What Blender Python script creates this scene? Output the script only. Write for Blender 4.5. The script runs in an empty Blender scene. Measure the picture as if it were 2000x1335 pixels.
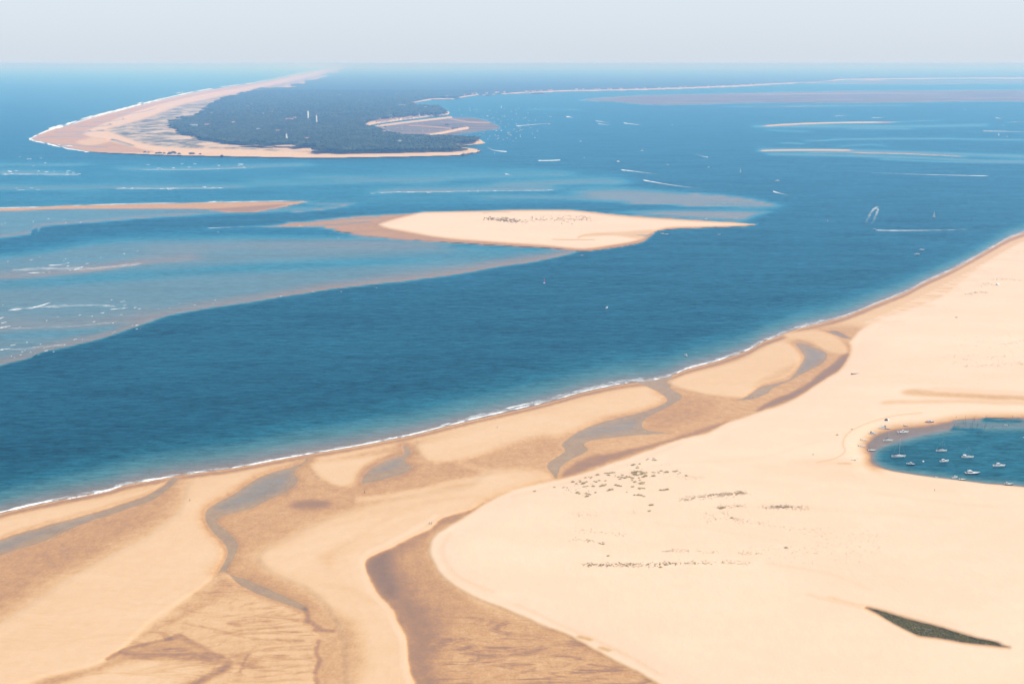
import bpy, bmesh, math, random
import numpy as np
from mathutils import Vector, Matrix, Euler

random.seed(11)
rng = np.random.default_rng(7)
C = bpy.context.scene.collection
SC = bpy.context.scene

# ------------------------------------------------------------------ camera
CAM_H = 309.0
FPX = 2440.0                 # focal length in pixels of the 2000 px wide photograph
VH = 124.0                   # row of the (infinitely far) horizon
PITCH = math.atan((667.5 - VH) / FPX)
cam_data = bpy.data.cameras.new("camera")
cam = bpy.data.objects.new("camera", cam_data)
C.objects.link(cam)
cam.location = (0, 0, CAM_H)
cam.rotation_euler = (math.radians(90) - PITCH, 0, 0)
cam_data.sensor_width = 36.0
cam_data.lens = 36.0 * FPX / 2000.0
cam_data.clip_start = 1.0
cam_data.clip_end = 900000.0
SC.camera = cam

# ------------------------------------------------------------------ sky, sun, exposure
SUN_EL, SUN_AZ = math.radians(47), math.radians(100)      # azimuth clockwise from the view direction (+Y)
world = bpy.data.worlds.new("World")
SC.world = world
world.use_nodes = True
wt = world.node_tree
for n in list(wt.nodes):
    wt.nodes.remove(n)
sky = wt.nodes.new("ShaderNodeTexSky")
sky.sky_type = 'NISHITA'
sky.sun_disc = False
sky.sun_elevation = SUN_EL
sky.sun_rotation = SUN_AZ
sky.altitude = 0.0
sky.air_density = 1.0
sky.dust_density = 1.5
sky.ozone_density = 2.0
hsv = wt.nodes.new("ShaderNodeHueSaturation")
hsv.inputs['Saturation'].default_value = 0.75
hsv.inputs['Value'].default_value = 1.0
tint = wt.nodes.new("ShaderNodeMix")
tint.data_type = 'RGBA'
tint.inputs['Factor'].default_value = 0.62
tint.inputs['B'].default_value = (9.4, 10.5, 11.8, 1.0)      # the even, milky veil of the day
bg = wt.nodes.new("ShaderNodeBackground")
bg.inputs['Strength'].default_value = 0.1
wo = wt.nodes.new("ShaderNodeOutputWorld")
wt.links.new(sky.outputs[0], hsv.inputs['Color'])
wt.links.new(hsv.outputs[0], tint.inputs['A'])
wt.links.new(tint.outputs['Result'], bg.inputs['Color'])
wt.links.new(bg.outputs[0], wo.inputs['Surface'])

sun_data = bpy.data.lights.new("sun", 'SUN')
sun_data.energy = 3.2
sun_data.angle = math.radians(0.53)
sun_data.color = (1.0, 0.95, 0.86)
sun = bpy.data.objects.new("sun", sun_data)
C.objects.link(sun)
sdir = Vector((math.sin(SUN_AZ) * math.cos(SUN_EL), math.cos(SUN_AZ) * math.cos(SUN_EL), math.sin(SUN_EL)))
sun.rotation_euler = sdir.to_track_quat('Z', 'Y').to_euler()
sun.location = (0, 0, 600)

SC.view_settings.view_transform = 'Standard'
SC.view_settings.look = 'None'
SC.view_settings.exposure = 0.0
SC.view_settings.gamma = 1.0
SC.view_settings.use_curve_mapping = False
SC.cycles.use_denoising = True
SC.cycles.denoiser = 'OPENIMAGEDENOISE'
SC.cycles.denoising_prefilter = 'ACCURATE'
SC.cycles.max_bounces = 6
SC.cycles.transparent_max_bounces = 12
SC.cycles.volume_bounces = 1
HAZE_DENSITY = 1.05e-4
HAZE_COLOR = (0.225, 0.51, 1.0)

# ------------------------------------------------------------------ pixel -> ground
CP, SP = math.cos(PITCH), math.sin(PITCH)

def pix2world(u, v, z=0.0):
    a = (np.asarray(u, float) - 1000.0) / FPX
    b = -(np.asarray(v, float) - 667.5) / FPX
    dz = -SP + b * CP
    dy = CP + b * SP
    t = (CAM_H - z) / -dz
    return a * t, dy * t, np.zeros_like(t) + z

def world2pix(x, y, z=0.0):
    X = np.asarray(x, float); Y = np.asarray(y, float); Zc = np.asarray(z, float) - CAM_H
    f = Y * CP - Zc * SP
    up = Y * SP + Zc * CP
    return 1000 + FPX * X / f, 667.5 - FPX * up / f

def smooth(e0, e1, x):
    t = np.clip((x - e0) / (e1 - e0), 0, 1)
    return t * t * (3 - 2 * t)

def catmull(pts, closed=True, n=5):
    P = np.array(pts, float)
    N = len(P)
    out = []
    for i in range(N if closed else N - 1):
        if closed:
            p0, p1, p2, p3 = P[i - 1], P[i], P[(i + 1) % N], P[(i + 2) % N]
        else:
            p0, p1, p2, p3 = P[max(i - 1, 0)], P[i], P[i + 1], P[min(i + 2, N - 1)]
        for k in range(n):
            t = k / n
            out.append(0.5 * ((2 * p1) + (-p0 + p2) * t + (2 * p0 - 5 * p1 + 4 * p2 - p3) * t * t + (-p0 + 3 * p1 - 3 * p2 + p3) * t ** 3))
    if not closed:
        out.append(P[-1])
    return np.array(out)

# value noise on the grid (for natural, uneven edges)
def vnoise(x, y, seed=0):
    xi = np.floor(x).astype(np.int64); yi = np.floor(y).astype(np.int64)
    xf = x - xi; yf = y - yi
    def h(a, b):
        n = (a * 374761393 + b * 668265263 + seed * 144665) & 0x7fffffff
        n = ((n ^ (n >> 13)) * 1274126177) & 0x7fffffff
        return ((n ^ (n >> 16)) & 0xffff) / 65535.0
    sx = xf * xf * (3 - 2 * xf); sy = yf * yf * (3 - 2 * yf)
    return (h(xi, yi) * (1 - sx) + h(xi + 1, yi) * sx) * (1 - sy) + (h(xi, yi + 1) * (1 - sx) + h(xi + 1, yi + 1) * sx) * sy

def fbm(x, y, seed=0, o=4):
    s = 0; a = 0.5; t = 0
    for i in range(o):
        s = s + a * vnoise(x * 2 ** i, y * 2 ** i, seed + i); t += a; a *= 0.5
    return s / t - 0.5

# ------------------------------------------------------------------ the map of the ground
us = np.concatenate([np.linspace(-750, -30, 40, endpoint=False), np.arange(-30, 2030, 2.5), np.linspace(2030, 2750, 41)])
vs = np.concatenate([[126.6, 127.2, 128.0], np.arange(129, 330, 1.0), np.arange(330, 1340, 2.0), np.geomspace(1340, 1900, 26)])
U, V = np.meshgrid(us, vs)
NV, NU = U.shape
WX0, WY0, _ = pix2world(U, V, 0.0)
Z = np.full(U.shape, -9.0)
W = np.full(U.shape, 0.85)
VEG = np.zeros(U.shape); MUD = np.zeros(U.shape); FOR = np.zeros(U.shape); STR = np.zeros(U.shape)
# a gentle wobble of the traced outlines, in pixels
JU = fbm(U / 46.0, V / 26.0, 3) * 7.0 * smooth(250, 900, V)
JV = fbm(U / 46.0, V / 26.0, 9) * 5.0 * smooth(250, 900, V)
UJ, VJ = U + JU, V + JV

def window(poly, m, ax):
    u0, u1 = poly[:, 0].min() - m / ax - 8, poly[:, 0].max() + m / ax + 8
    v0, v1 = poly[:, 1].min() - m - 6, poly[:, 1].max() + m + 6
    i0, i1 = np.searchsorted(us, [u0, u1]); j0, j1 = np.searchsorted(vs, [v0, v1])
    return slice(max(j0 - 1, 0), min(j1 + 1, NV)), slice(max(i0 - 1, 0), min(i1 + 1, NU))

def sdist(poly, X, Y, ax, closed=True):
    px = poly[:, 0] * ax; py = poly[:, 1]
    X = X * ax
    best = np.full(X.shape, 1e12)
    inside = np.zeros(X.shape, bool)
    n = len(poly)
    for i in range(n if closed else n - 1):
        x0, y0 = px[i], py[i]; x1, y1 = px[(i + 1) % n], py[(i + 1) % n]
        dx, dy = x1 - x0, y1 - y0
        L = dx * dx + dy * dy
        if L < 1e-9:
            continue
        t = np.clip(((X - x0) * dx + (Y - y0) * dy) / L, 0, 1)
        d = (X - x0 - t * dx) ** 2 + (Y - y0 - t * dy) ** 2
        np.minimum(best, d, out=best)
        if closed:
            c = (y0 > Y) != (y1 > Y)
            if dy != 0:
                inside ^= c & (X < x0 + (Y - y0) / dy * dx)
    d = np.sqrt(best)
    return np.where(inside, d, -d) if closed else d

def mask(pts, w_out=3.0, w_in=3.0, ax=0.6, sm=True, jit=True, n=5):
    poly = catmull(pts, True, n) if sm else np.array(pts, float)
    sj, si = window(poly, w_out, ax)
    X, Y = (UJ, VJ) if jit else (U, V)
    d = sdist(poly, X[sj, si], Y[sj, si], ax)
    return (sj, si), smooth(-w_out, w_in, d)

def stroke(pts, w, soft, ax=0.6, sm=True, jit=True):
    poly = catmull(pts, False) if sm else np.array(pts, float)
    sj, si = window(poly, w + soft, ax)
    X, Y = (UJ, VJ) if jit else (U, V)
    d = sdist(poly, X[sj, si], Y[sj, si], ax, closed=False)
    return (sj, si), 1 - smooth(w, w + soft, d)

def put(F, m, val):
    s, a = m
    F[s] += (val - F[s]) * a

def scale_mask(m, k):
    return (m[0], m[1] * k)

def line_v(pts, X=None):
    p = catmull(pts, False, 8)
    o = np.argsort(p[:, 0])
    return np.interp(UJ if X is None else X, p[o, 0], p[o, 1])

FULL = (slice(None), slice(None))

def win_uv(u0, u1, v0, v1):
    i0, i1 = np.searchsorted(us, [u0 - 10, u1 + 10]); j0, j1 = np.searchsorted(vs, [v0 - 8, v1 + 8])
    return slice(max(j0 - 1, 0), min(j1 + 1, NV)), slice(max(i0 - 1, 0), min(i1 + 1, NU))

def ridge(pts, wu, wd, ends=40.0, jit=True):
    """1 on a line v = L(u), falling off over wu px above and wd px below it."""
    p = catmull(pts, False, 8)
    s_ = win_uv(pts[0][0], pts[-1][0], p[:, 1].min() - wu, p[:, 1].max() + wd)
    X, Y = ((UJ, VJ) if jit else (U, V))
    X, Y = X[s_], Y[s_]
    d = Y - line_v(pts, X)
    u0, u1 = pts[0][0], pts[-1][0]
    e = smooth(u0, u0 + ends, X) * (1 - smooth(u1 - ends, u1, X))
    return s_, np.where(d < 0, 1 - smooth(0, wu, -d), 1 - smooth(0, wd, d)) * e

def band(top, bot, st, sb, ends=40.0):
    s_ = win_uv(top[0][0], top[-1][0], min(p[1] for p in top) - st - 10, max(p[1] for p in bot) + sb + 10)
    X, Y = UJ[s_], VJ[s_]
    a = Y - line_v(top, X); b = line_v(bot, X) - Y
    u0, u1 = top[0][0], top[-1][0]
    e = smooth(u0, u0 + ends, X) * (1 - smooth(u1 - ends, u1, X))
    return s_, smooth(-st, st, a) * smooth(-sb, sb, b) * e

# ---- shoals and bars on the ocean side
put(Z, band([(-740, 312), (0, 312), (500, 314), (900, 318), (1300, 345)], [(-740, 430), (0, 415), (600, 412), (1000, 402), (1300, 398)], 10, 10, 120), -4.2)
for pts, wu, wd, z in [
    ([(-500, 339), (0, 338), (110, 341), (170, 340)], 14, 3, -1.0),
    ([(-300, 322), (0, 322), (120, 323), (200, 321)], 8, 3, -2.0),
    ([(200, 329), (330, 332), (500, 326), (640, 321)], 10, 3, -1.2),
    ([(-200, 369), (60, 369), (200, 368), (440, 366), (520, 364)], 14, 3, -1.3),
    ([(450, 362), (620, 360), (800, 352), (1000, 345), (1150, 342)], 22, 4, -2.0),
    ([(560, 345), (680, 348), (780, 356), (900, 352)], 10, 5, -1.7),
    ([(700, 378), (850, 374), (1000, 371), (1120, 371)], 16, 3, -0.9),
    ([(930, 366), (1050, 360), (1160, 356), (1260, 358)], 16, 5, -1.2),
    ([(900, 388), (1050, 386), (1250, 392), (1400, 398)], 10, 5, -1.6),
    ]:
    put(Z, ridge(pts, wu, wd, 60), z)
# the pointed shoal beyond the island
put(Z, mask([(1130, 372), (1240, 368), (1340, 374), (1430, 381), (1490, 391), (1532, 403), (1480, 404), (1380, 402), (1260, 398), (1150, 388)], 10, 8, 0.25, jit=False), -0.75)
put(Z, ridge([(1200, 397), (1320, 401), (1450, 405), (1532, 404)], 9, 2, 40, False), -0.28)
put(Z, ridge([(1330, 376), (1430, 384), (1490, 394), (1530, 403)], 2, 9, 30, False), -0.5)
put(Z, mask([(1200, 412), (1330, 407), (1470, 409), (1518, 412), (1480, 424), (1452, 433), (1350, 429), (1260, 422)], 6, 7, 0.3, jit=False), -0.55)
# bar off the left edge
put(Z, band([(-740, 418), (0, 409), (437, 404), (600, 404), (700, 398)], [(-740, 540), (0, 468), (70, 446), (175, 436), (315, 425), (420, 420), (520, 417), (640, 408), (700, 400)], 3, 4, 60), -1.5)
put(Z, ridge([(-700, 520), (0, 463), (70, 443), (175, 434), (315, 423), (430, 418)], 10, 4, 60), -0.6)
put(Z, ridge([(560, 416), (640, 408), (698, 396)], 5, 3, 12), -0.25)
put(Z, ridge([(590, 394), (640, 398), (698, 396)], 3, 5, 12), -0.9)
m = mask([(-400, 418), (0, 406), (157, 400), (300, 397), (437, 394), (560, 393), (600, 394), (570, 401), (525, 409), (490, 415), (437, 414), (385, 408), (175, 408), (0, 412), (-400, 428)], 1.6, 1.6, 0.3, jit=False)
put(Z, m, 0.9); put(W, m, 0.62)
m = mask([(400, 409), (470, 404), (560, 398), (540, 405), (490, 413), (440, 412)], 1, 2, 0.3, jit=False); put(W, m, 0.85)
# the great shoal below the island
S1B = [(-740, 900), (-300, 792), (0, 712), (70, 690), (140, 674), (210, 656), (301, 624), (350, 610), (420, 599), (490, 589), (595, 571), (700, 557), (860, 539), (965, 521), (1035, 511), (1100, 498), (1140, 489)]
put(Z, band([(-740, 560), (0, 490), (200, 462), (400, 455), (700, 455), (800, 462), (930, 474), (1140, 484)], S1B, 24, 7, 20), -1.25)
put(Z, ridge([(-740, 585), (0, 556), (220, 540), (420, 528), (640, 516), (900, 500), (1040, 492)], 22, 18, 60), -2.5)
put(Z, ridge([(250, 490), (480, 480), (700, 476), (900, 480)], 18, 18, 60), -1.0)
put(Z, ridge([(-600, 570), (0, 543), (105, 536), (210, 525), (302, 512), (420, 505)], 24, 5, 60), -0.55)
put(Z, ridge([(130, 534), (210, 524), (300, 512)], 9, 2, 40), -0.12)
put(Z, ridge([(-600, 690), (0, 644), (140, 639), (245, 628), (340, 611)], 40, 4, 60), -0.75)
put(Z, ridge([(-600, 705), (0, 657), (140, 651), (250, 638), (330, 622)], 7, 8, 60), -1.9)
put(Z, ridge([(-740, 888)] + S1B[2:], 24, 6, 30), -0.42)
put(Z, ridge(S1B[9:], 9, 3, 60), -0.1)

# ---- bars inside the bay
for pts, wu, wd, z, w in [
    ([(1476, 249), (1500, 245), (1570, 241), (1650, 239), (1760, 238)], 2.4, 4.5, 0.75, 0.34),
    ([(1450, 246), (1600, 246), (1800, 246), (1950, 243)], 6, 9, -1.3, 0.8),
    ([(1460, 292), (1600, 292), (1800, 298), (2100, 308)], 7, 14, -1.2, 0.8),
    ([(1476, 249), (1500, 245), (1570, 241), (1650, 239), (1760, 238)], 2.4, 4.5, 0.75, 0.34),
    ([(1700, 240), (1800, 236), (1860, 234)], 2, 3, 0.1, 0.8),
    ([(1640, 251), (1720, 251), (1800, 252)], 2, 3, -0.4, 0.8),
    ([(1480, 252), (1530, 255), (1600, 257)], 3, 5, -1.2, 0.8),
    ([(1550, 274), (1590, 275), (1640, 274)], 2.5, 2.8, 0.5, 0.36),
    ([(1505, 280), (1540, 279), (1590, 281)], 3, 4, -0.5, 0.8),
    ([(1600, 272), (1800, 270), (1950, 272), (2200, 274)], 3, 6, -0.9, 0.8),
    ([(1620, 287), (1700, 283), (1750, 288)], 4, 3, -1.1, 0.8),
    ([(1466, 297), (1500, 293.5), (1600, 292.5), (1680, 293)], 1.8, 4.0, 0.8, 0.3),
    ([(1560, 298), (1640, 297), (1700, 299)], 2, 3, -0.1, 0.8),
    ([(1650, 298), (1740, 300), (1800, 302), (1900, 307)], 3, 2.5, 0.4, 0.45),
    ([(1480, 300), (1650, 303), (1800, 308), (1960, 314), (2300, 318)], 4, 8, -0.9, 0.8),
    ([(1700, 310), (1850, 316), (2000, 318), (2300, 322)], 3, 4, -1.0, 0.8),
    ([(1950, 244), (1970, 239.5), (1992, 238), (2080, 238)], 1.8, 2.4, 1.2, 0.5),
    ([(1010, 214), (1080, 213), (1150, 215)], 2, 3, -0.5, 0.8),
    ]:
    k = ridge(pts, wu, wd, 30, False); put(Z, k, z); put(W, k, w)

# ---- far mainland, mud flats of the bay
far_shore = [(560, 128), (700, 155), (800, 203), (842, 195), (887, 194), (925, 187), (1000, 183.5), (1100, 179), (1200, 177.5), (1275, 175.5), (1350, 173), (1450, 169), (1500, 166), (1612, 161), (1640, 157), (1800, 155), (2000, 154), (2750, 152)]
fl = np.interp(U, [p[0] for p in far_shore], [p[1] for p in far_shore])
landmask = (FULL, smooth(-0.6, 0.6, fl - V) * smooth(640, 700, U))
put(Z, landmask, 6.0); put(W, landmask, 0.45)
forfar = (FULL, smooth(-0.6, 0.6, fl - 2.6 - V) * smooth(690, 720, U) * smooth(0, 2, V - 126.0))
FOR = np.maximum(FOR, forfar[1])
mud_far = [([(1128, 196), (1200, 188), (1300, 184), (1450, 181), (1600, 178), (1800, 176), (2750, 172), (2750, 200), (2000, 199), (1850, 200), (1700, 202), (1500, 202), (1400, 204), (1280, 206), (1200, 200)], 0.35),
           ([(1410, 208), (1500, 206.5), (1620, 205.5), (1780, 205), (1760, 207), (1640, 208), (1500, 210)], 0.2),
           ([(1560, 163), (1640, 158), (2000, 156), (2750, 155), (2750, 163), (2000, 164), (1750, 165)], 0.3)]
for pts, z in mud_far:
    k = mask(pts, 1.2, 1.0, 0.15, jit=False)
    put(Z, k, z); put(MUD, k, 1.0); put(W, k, 0.8); put(FOR, k, 0.0)
for pts in ([(1440, 187), (1600, 183.5), (1760, 183), (1900, 184)], [(1800, 190), (1900, 192), (2000, 191), (2300, 190)], [(1560, 196), (1640, 194.5), (1720, 195)],
            [(1260, 202), (1400, 200), (1520, 197)], [(1750, 199), (1850, 197), (1930, 199)]):
    put(Z, ridge(pts, 1.2, 1.2, 50, False), -0.25)
put(MUD, ridge([(1400, 185), (1600, 182.5), (1800, 181.5)], 1.5, 1.5, 60, False), 0.1)

# ---- Cape: ocean beach, dunes, pine wood, village bay
cape = [(57, 272.5), (95, 255), (125, 247), (182, 229), (237, 215), (287, 202), (350, 187), (400, 177), (450, 169), (500, 162), (575, 147), (625, 137), (668, 130), (690, 127),
        (1000, 127), (1000, 160), (800, 203), (846, 205), (875, 216), (876, 224), (845, 228), (735, 243), (725, 250), (770, 262), (800, 267), (875, 268), (930, 271), (944, 276), (946, 281), (900, 285.5),
        (925, 290), (940, 293), (934, 298), (915, 301), (902, 303.5), (850, 305.5), (750, 307.5), (625, 309), (500, 307.5), (350, 304.5), (250, 301), (180, 297.5), (125, 287.5), (90, 278.5)]
k = mask(cape, 1.2, 1.2, 0.3, jit=False, n=4)
put(Z, k, 3.2); put(W, k, 0.30); put(MUD, k, 0.0)
# wet, streaked foreshore at the tip
wet = mask([(57, 272.5), (95, 256), (182, 230), (287, 203), (400, 178), (500, 162.5), (600, 143), (605, 145), (500, 167), (400, 184), (300, 208), (230, 232), (190, 248), (165, 262), (215, 275), (265, 288), (300, 298), (180, 297), (125, 287)], 1, 2, 0.3, jit=False)
put(W, wet, 0.62); put(Z, scale_mask(wet, 0.9), 0.35)
for pts, w in [([(60, 273), (100, 267), (160, 268)], 1.6), ([(110, 259), (150, 258), (200, 256)], 1.6), ([(150, 247), (190, 247), (215, 244)], 1.4), ([(185, 238), (215, 237), (240, 233)], 1.3), ([(230, 224), (270, 220), (300, 213)], 1.2), ([(120, 282), (160, 285), (205, 287)], 2.0), ([(195, 277), (215, 274), (235, 279), (255, 285)], 2.0), ([(150, 262), (170, 258)], 1.5)]:
    q = stroke(pts, w * 0.7, 1.2, 0.3, jit=False); put(Z, q, -0.08)
q = mask([(147, 277), (185, 268), (213, 275), (200, 281), (170, 284)], 1, 2, 0.3, jit=False); put(W, q, 0.42); put(Z, q, 0.8)
# dune grass
q = mask([(208, 253), (250, 240), (290, 228), (350, 205), (420, 189), (500, 172), (570, 157), (630, 143), (662, 136), (650, 145), (580, 165), (500, 182), (440, 200), (390, 230), (345, 247), (352, 262), (400, 274), (500, 287), (625, 296), (580, 297), (480, 293), (400, 291), (330, 288), (280, 281), (240, 267)], 1.5, 4, 0.3, jit=False)
put(VEG, q, 1.0); put(Z, q, 8.0)
put(VEG, mask([(390, 280), (480, 281), (590, 285), (560, 289), (470, 288), (400, 286)], 1, 2, 0.3, jit=False), 0.25)
# pine wood
wood = [(332, 245), (375, 229), (405, 214), (430, 199), (500, 176), (560, 169), (625, 148), (662, 138), (680, 130), (700, 127), (1100, 127), (1100, 174), (925, 185), (887, 191), (842, 192.5), (800, 200), (806, 205), (846, 207), (870, 217), (872, 221), (845, 224.5), (790, 229), (724, 237), (716, 247), (742, 254), (765, 262), (800, 268.5), (875, 269), (928, 272), (934, 276), (915, 279), (893, 281), (888, 287), (912, 290), (900, 293), (840, 295), (725, 296.5), (630, 295), (582, 286), (500, 285), (437, 280), (390, 272), (350, 261)]
q = mask(wood, 7.0, 7.0, 0.3, jit=False, n=4)
wn_ = (fbm(U / 34.0, V / 2.6, 77, 5) * 2.0) * (1 - smooth(640, 700, U) * smooth(205, 212, V) * 0.8)
q = (q[0], smooth(0.42, 0.58, q[1] + wn_[q[0]] * smooth(0, 0.3, q[1]) * (1 - smooth(0.8, 1.0, q[1]))))
put(FOR, q, 1.0); put(Z, q, 9.0); put(VEG, q, 0.0)
q = mask([(500, 290), (540, 284), (582, 283), (560, 288), (530, 291)], 0.8, 1, 0.3, jit=False); put(FOR, q, 0.0); put(VEG, q, 0.2); put(W, q, 0.3)
# village mud flat
q = mask([(735, 247), (800, 239), (880, 229), (930, 230), (965, 240), (979, 251), (950, 256), (905, 262), (860, 268), (800, 268), (770, 263)], 1.0, 1.2, 0.4, jit=False)
put(Z, q, 0.3); put(MUD, q, 1.0); put(FOR, q, 0.0); put(W, q, 0.8)
q = mask([(790, 256), (850, 252), (880, 254), (860, 262), (800, 265), (772, 261)], 2, 3, 0.4, jit=False); put(MUD, scale_mask(q, 0.35), 0.6)
for pts, w, ww, mm in [([(736, 246), (800, 238), (880, 229)], 1.6, 0.35, 0.0), ([(805, 267), (850, 262), (890, 254), (912, 250)], 1.9, 0.25, 0.0), ([(800, 245), (840, 247), (880, 251)], 0.7, 0.6, 0.2), ([(880, 232), (915, 238), (955, 240)], 0.8, 0.6, 0.3)]:
    s_ = stroke(pts, w, 0.9, 0.5, jit=False); put(W, s_, ww); put(MUD, s_, mm); put(Z, s_, 0.9)
s_ = stroke([(893, 284.5), (915, 282), (941, 279.5)], 1.3, 0.7, 0.5, jit=False); put(W, s_, 0.3); put(Z, s_, 1.2); put(FOR, s_, 0); put(VEG, s_, 0)
# far beach strips
s_ = ridge([(795, 203.5), (842, 195.5), (887, 193.5), (925, 187), (1000, 183), (1100, 178.5), (1200, 177), (1275, 175.5), (1350, 173), (1450, 169.2), (1500, 165.8), (1612, 161)], 1.1, 0.7, 12, False)
put(W, s_, 0.25); put(FOR, s_, 0.0); put(Z, s_, 1.5); put(MUD, s_, 0.0)

# ---- the island sand bank
tail = [(400, 446), (470, 441), (525, 438), (630, 426), (700, 419), (790, 415), (850, 420), (800, 452), (755, 462), (700, 455), (630, 447), (525, 446)]
q = mask(tail, 2, 4, 0.3); put(Z, q, 0.12); put(W, q, 0.72)
for pts in ([(560, 436), (640, 431), (740, 424)], [(600, 441), (660, 438), (720, 433)], [(640, 447), (690, 448), (740, 452)], [(690, 459), (740, 462), (800, 468)]):
    s_ = stroke(pts, 1.0, 2.5, 0.3); put(Z, s_, -0.08)
isl_low = [(650, 450), (730, 436), (807, 415), (930, 410.5), (1105, 408.5), (1210, 418), (1350, 428), (1480, 437.5), (1440, 444), (1300, 450), (1275, 461), (1254, 475), (1210, 484), (1157, 491), (1133, 492), (1105, 488), (1000, 482), (930, 478), (860, 473), (800, 468), (740, 462), (700, 458)]
q = mask(isl_low, 1.6, 1.6, 0.5, jit=False); put(Z, q, 0.6); put(W, q, 0.74)
isl = [(738, 438), (762, 429), (807, 417.5), (832, 413.5), (930, 412), (1000, 410), (1105, 410), (1140, 412.5), (1210, 420.5), (1280, 425.5), (1350, 429.5), (1405, 432.5), (1447, 434.5), (1474, 438), (1440, 441.5), (1370, 444), (1305, 446), (1272, 455), (1245, 470), (1200, 479), (1150, 486), (1120, 486), (1060, 480), (1000, 476), (930, 471), (860, 465), (790, 453), (755, 446)]
q = mask(isl, 1.4, 5, 0.6, jit=False); put(Z, q, 2.6); put(W, q, 0.06)
put(W, mask([(1130, 411), (1180, 414), (1240, 421), (1200, 420.5), (1150, 416)], 1, 1.5, 0.4, jit=False), 0.6)
q = mask([(1130, 463), (1150, 456), (1220, 451), (1290, 447), (1270, 456), (1250, 468), (1200, 461)], 2, 4, 0.5, jit=False); put(W, q, 0.4); put(Z, scale_mask(q, 0.7), 0.6)
q = mask([(1216, 457), (1240, 456), (1268, 457), (1262, 463), (1240, 460)], 0.8, 1, 0.5, jit=False); put(Z, q, -0.12)
for pts in ([(1080, 467), (1120, 468), (1160, 467.5)], [(945, 415.5), (970, 414), (995, 415)], [(1130, 464), (1146, 458), (1190, 455)]):
    put(W, stroke(pts, 0.3, 1.4, 0.4, jit=False), 0.45)

# ---- the near shore
SHORE = [(-740, 1190), (-300, 1082), (0, 1003), (121, 976), (208, 959), (258, 945), (378, 925), (453, 915), (549, 897), (595, 889), (691, 873), (762, 859), (803, 851), (911, 824), (1020, 799), (1080, 784), (1140, 767), (1200, 754),
         (1240, 748), (1275, 744), (1310, 735), (1345, 721), (1400, 706), (1460, 685), (1488, 669), (1510, 661), (1560, 642), (1580, 637), (1650, 618), (1713, 593), (1769, 571), (1807, 551), (1860, 527), (1912, 499), (1965, 469), (2000, 455), (2200, 385), (2750, 290)]
LS = line_v(SHORE, U)
d = LS - V                                     # px above the shoreline (in the water when > 0)
slope_px = np.interp(U, [0, 600, 1000, 1500, 1900, 2700], [82, 92, 92, 66, 34, 20])
near = np.clip(d / slope_px, 0, 1)
shelf = -0.18 - 8.8 * near ** 1.35
shelf = np.where(d < 4, -0.22 * np.clip(d / 4, -1, 1), shelf)
sel = (d > -1) & (d < slope_px)
Z = np.where(sel & (Z < -5), np.maximum(Z, shelf), Z)
land = (FULL, smooth(-1.6, 1.6, -d))
put(Z, land, 1.0); put(W, land, 0.36)
for F in (VEG, MUD, FOR):
    put(F, land, 0.0)
# rising, damp edge of the beach
edge_w = np.interp(U, [-700, 0, 600, 1100, 1500, 1900], [14, 13, 11, 10, 14, 10])
strip = smooth(0, 3, -d) * (1 - smooth(0.35, 1.0, -d / edge_w))
W += (0.78 - W) * strip
Z = np.where((d < 0) & (-d < 40), np.minimum(Z, 0.02 + 0.05 * (-d)), Z)

# broad damp ground of the flats between the banks
flat = mask([(580, 905), (640, 900), (800, 862), (1000, 840), (1290, 760), (1500, 680), (1600, 640), (1690, 640), (1680, 690), (1600, 760), (1420, 830), (1150, 930), (960, 985), (850, 1040), (840, 1090), (900, 1155), (1100, 1245), (1330, 1370), (1400, 1500), (200, 1900), (-200, 1600), (200, 1300), (420, 1120), (400, 1000)], 8, 8, 0.6)
put(W, flat, 0.59); put(Z, flat, 0.35)

# A  left-hand gully
q = mask([(349, 930), (350, 985), (300, 1030), (210, 1080), (100, 1138), (0, 1205), (-300, 1390), (-740, 1600), (-740, 1200), (-300, 1165), (0, 1050), (166, 1003), (283, 965)], 22, 26, 0.6); put(W, q, 0.66); put(Z, scale_mask(q, 0.8), 0.25)
q = mask([(333, 932), (316, 946), (283, 965), (233, 984), (166, 1003), (83, 1026), (0, 1050), (-150, 1095), (-400, 1180), (-740, 1310), (-740, 1400), (-400, 1250), (-150, 1152), (0, 1086), (83, 1060), (166, 1023), (233, 1002), (291, 982), (333, 955), (350, 934)], 1.6, 3, 0.6); put(Z, q, -0.09); put(W, q, 0.62)
q = mask([(-300, 1160), (0, 1058), (120, 1024), (210, 1000), (130, 1030), (0, 1076), (-300, 1200)], 5, 6, 0.6); put(Z, q, -0.42)
# bar between gully A and the sea
q = mask([(325, 938), (300, 953), (240, 976), (166, 997), (83, 1020), (0, 1044), (-300, 1150), (-740, 1290), (-740, 1215), (-300, 1100), (0, 1018), (121, 990), (208, 972), (280, 955)], 2, 4, 0.6); put(Z, q, 0.9); put(W, q, 0.3)
# B  the large left bank
B = [(584, 900), (540, 915), (499, 930), (457, 958), (405, 986), (393, 1013), (414, 1042), (434, 1067), (438, 1088), (424, 1113), (399, 1146), (353, 1175), (308, 1204), (266, 1241), (233, 1270), (204, 1289), (145, 1308), (83, 1324), (0, 1352), (-300, 1480), (-740, 1640), (-740, 1560), (-300, 1380), (0, 1215), (100, 1150), (200, 1092), (290, 1045), (345, 1000), (365, 950), (385, 935), (453, 926), (540, 908)]
q = mask(B, 1.5, 7, 0.6); put(Z, q, 1.5)
qs = mask(B, 2, 3, 0.6); qw = mask(B, 16, 30, 0.6)
aw = qs[1].copy()
big = np.zeros(U.shape); big[qw[0]] = qw[1]
sharp = np.zeros(U.shape); sharp[qs[0]] = qs[1]
lefty = smooth(-10, 40, (LS * 0 + 1150 - 0.58 * (U - 100)) - V)      # upper left side of the bank is a soft edge
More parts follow.
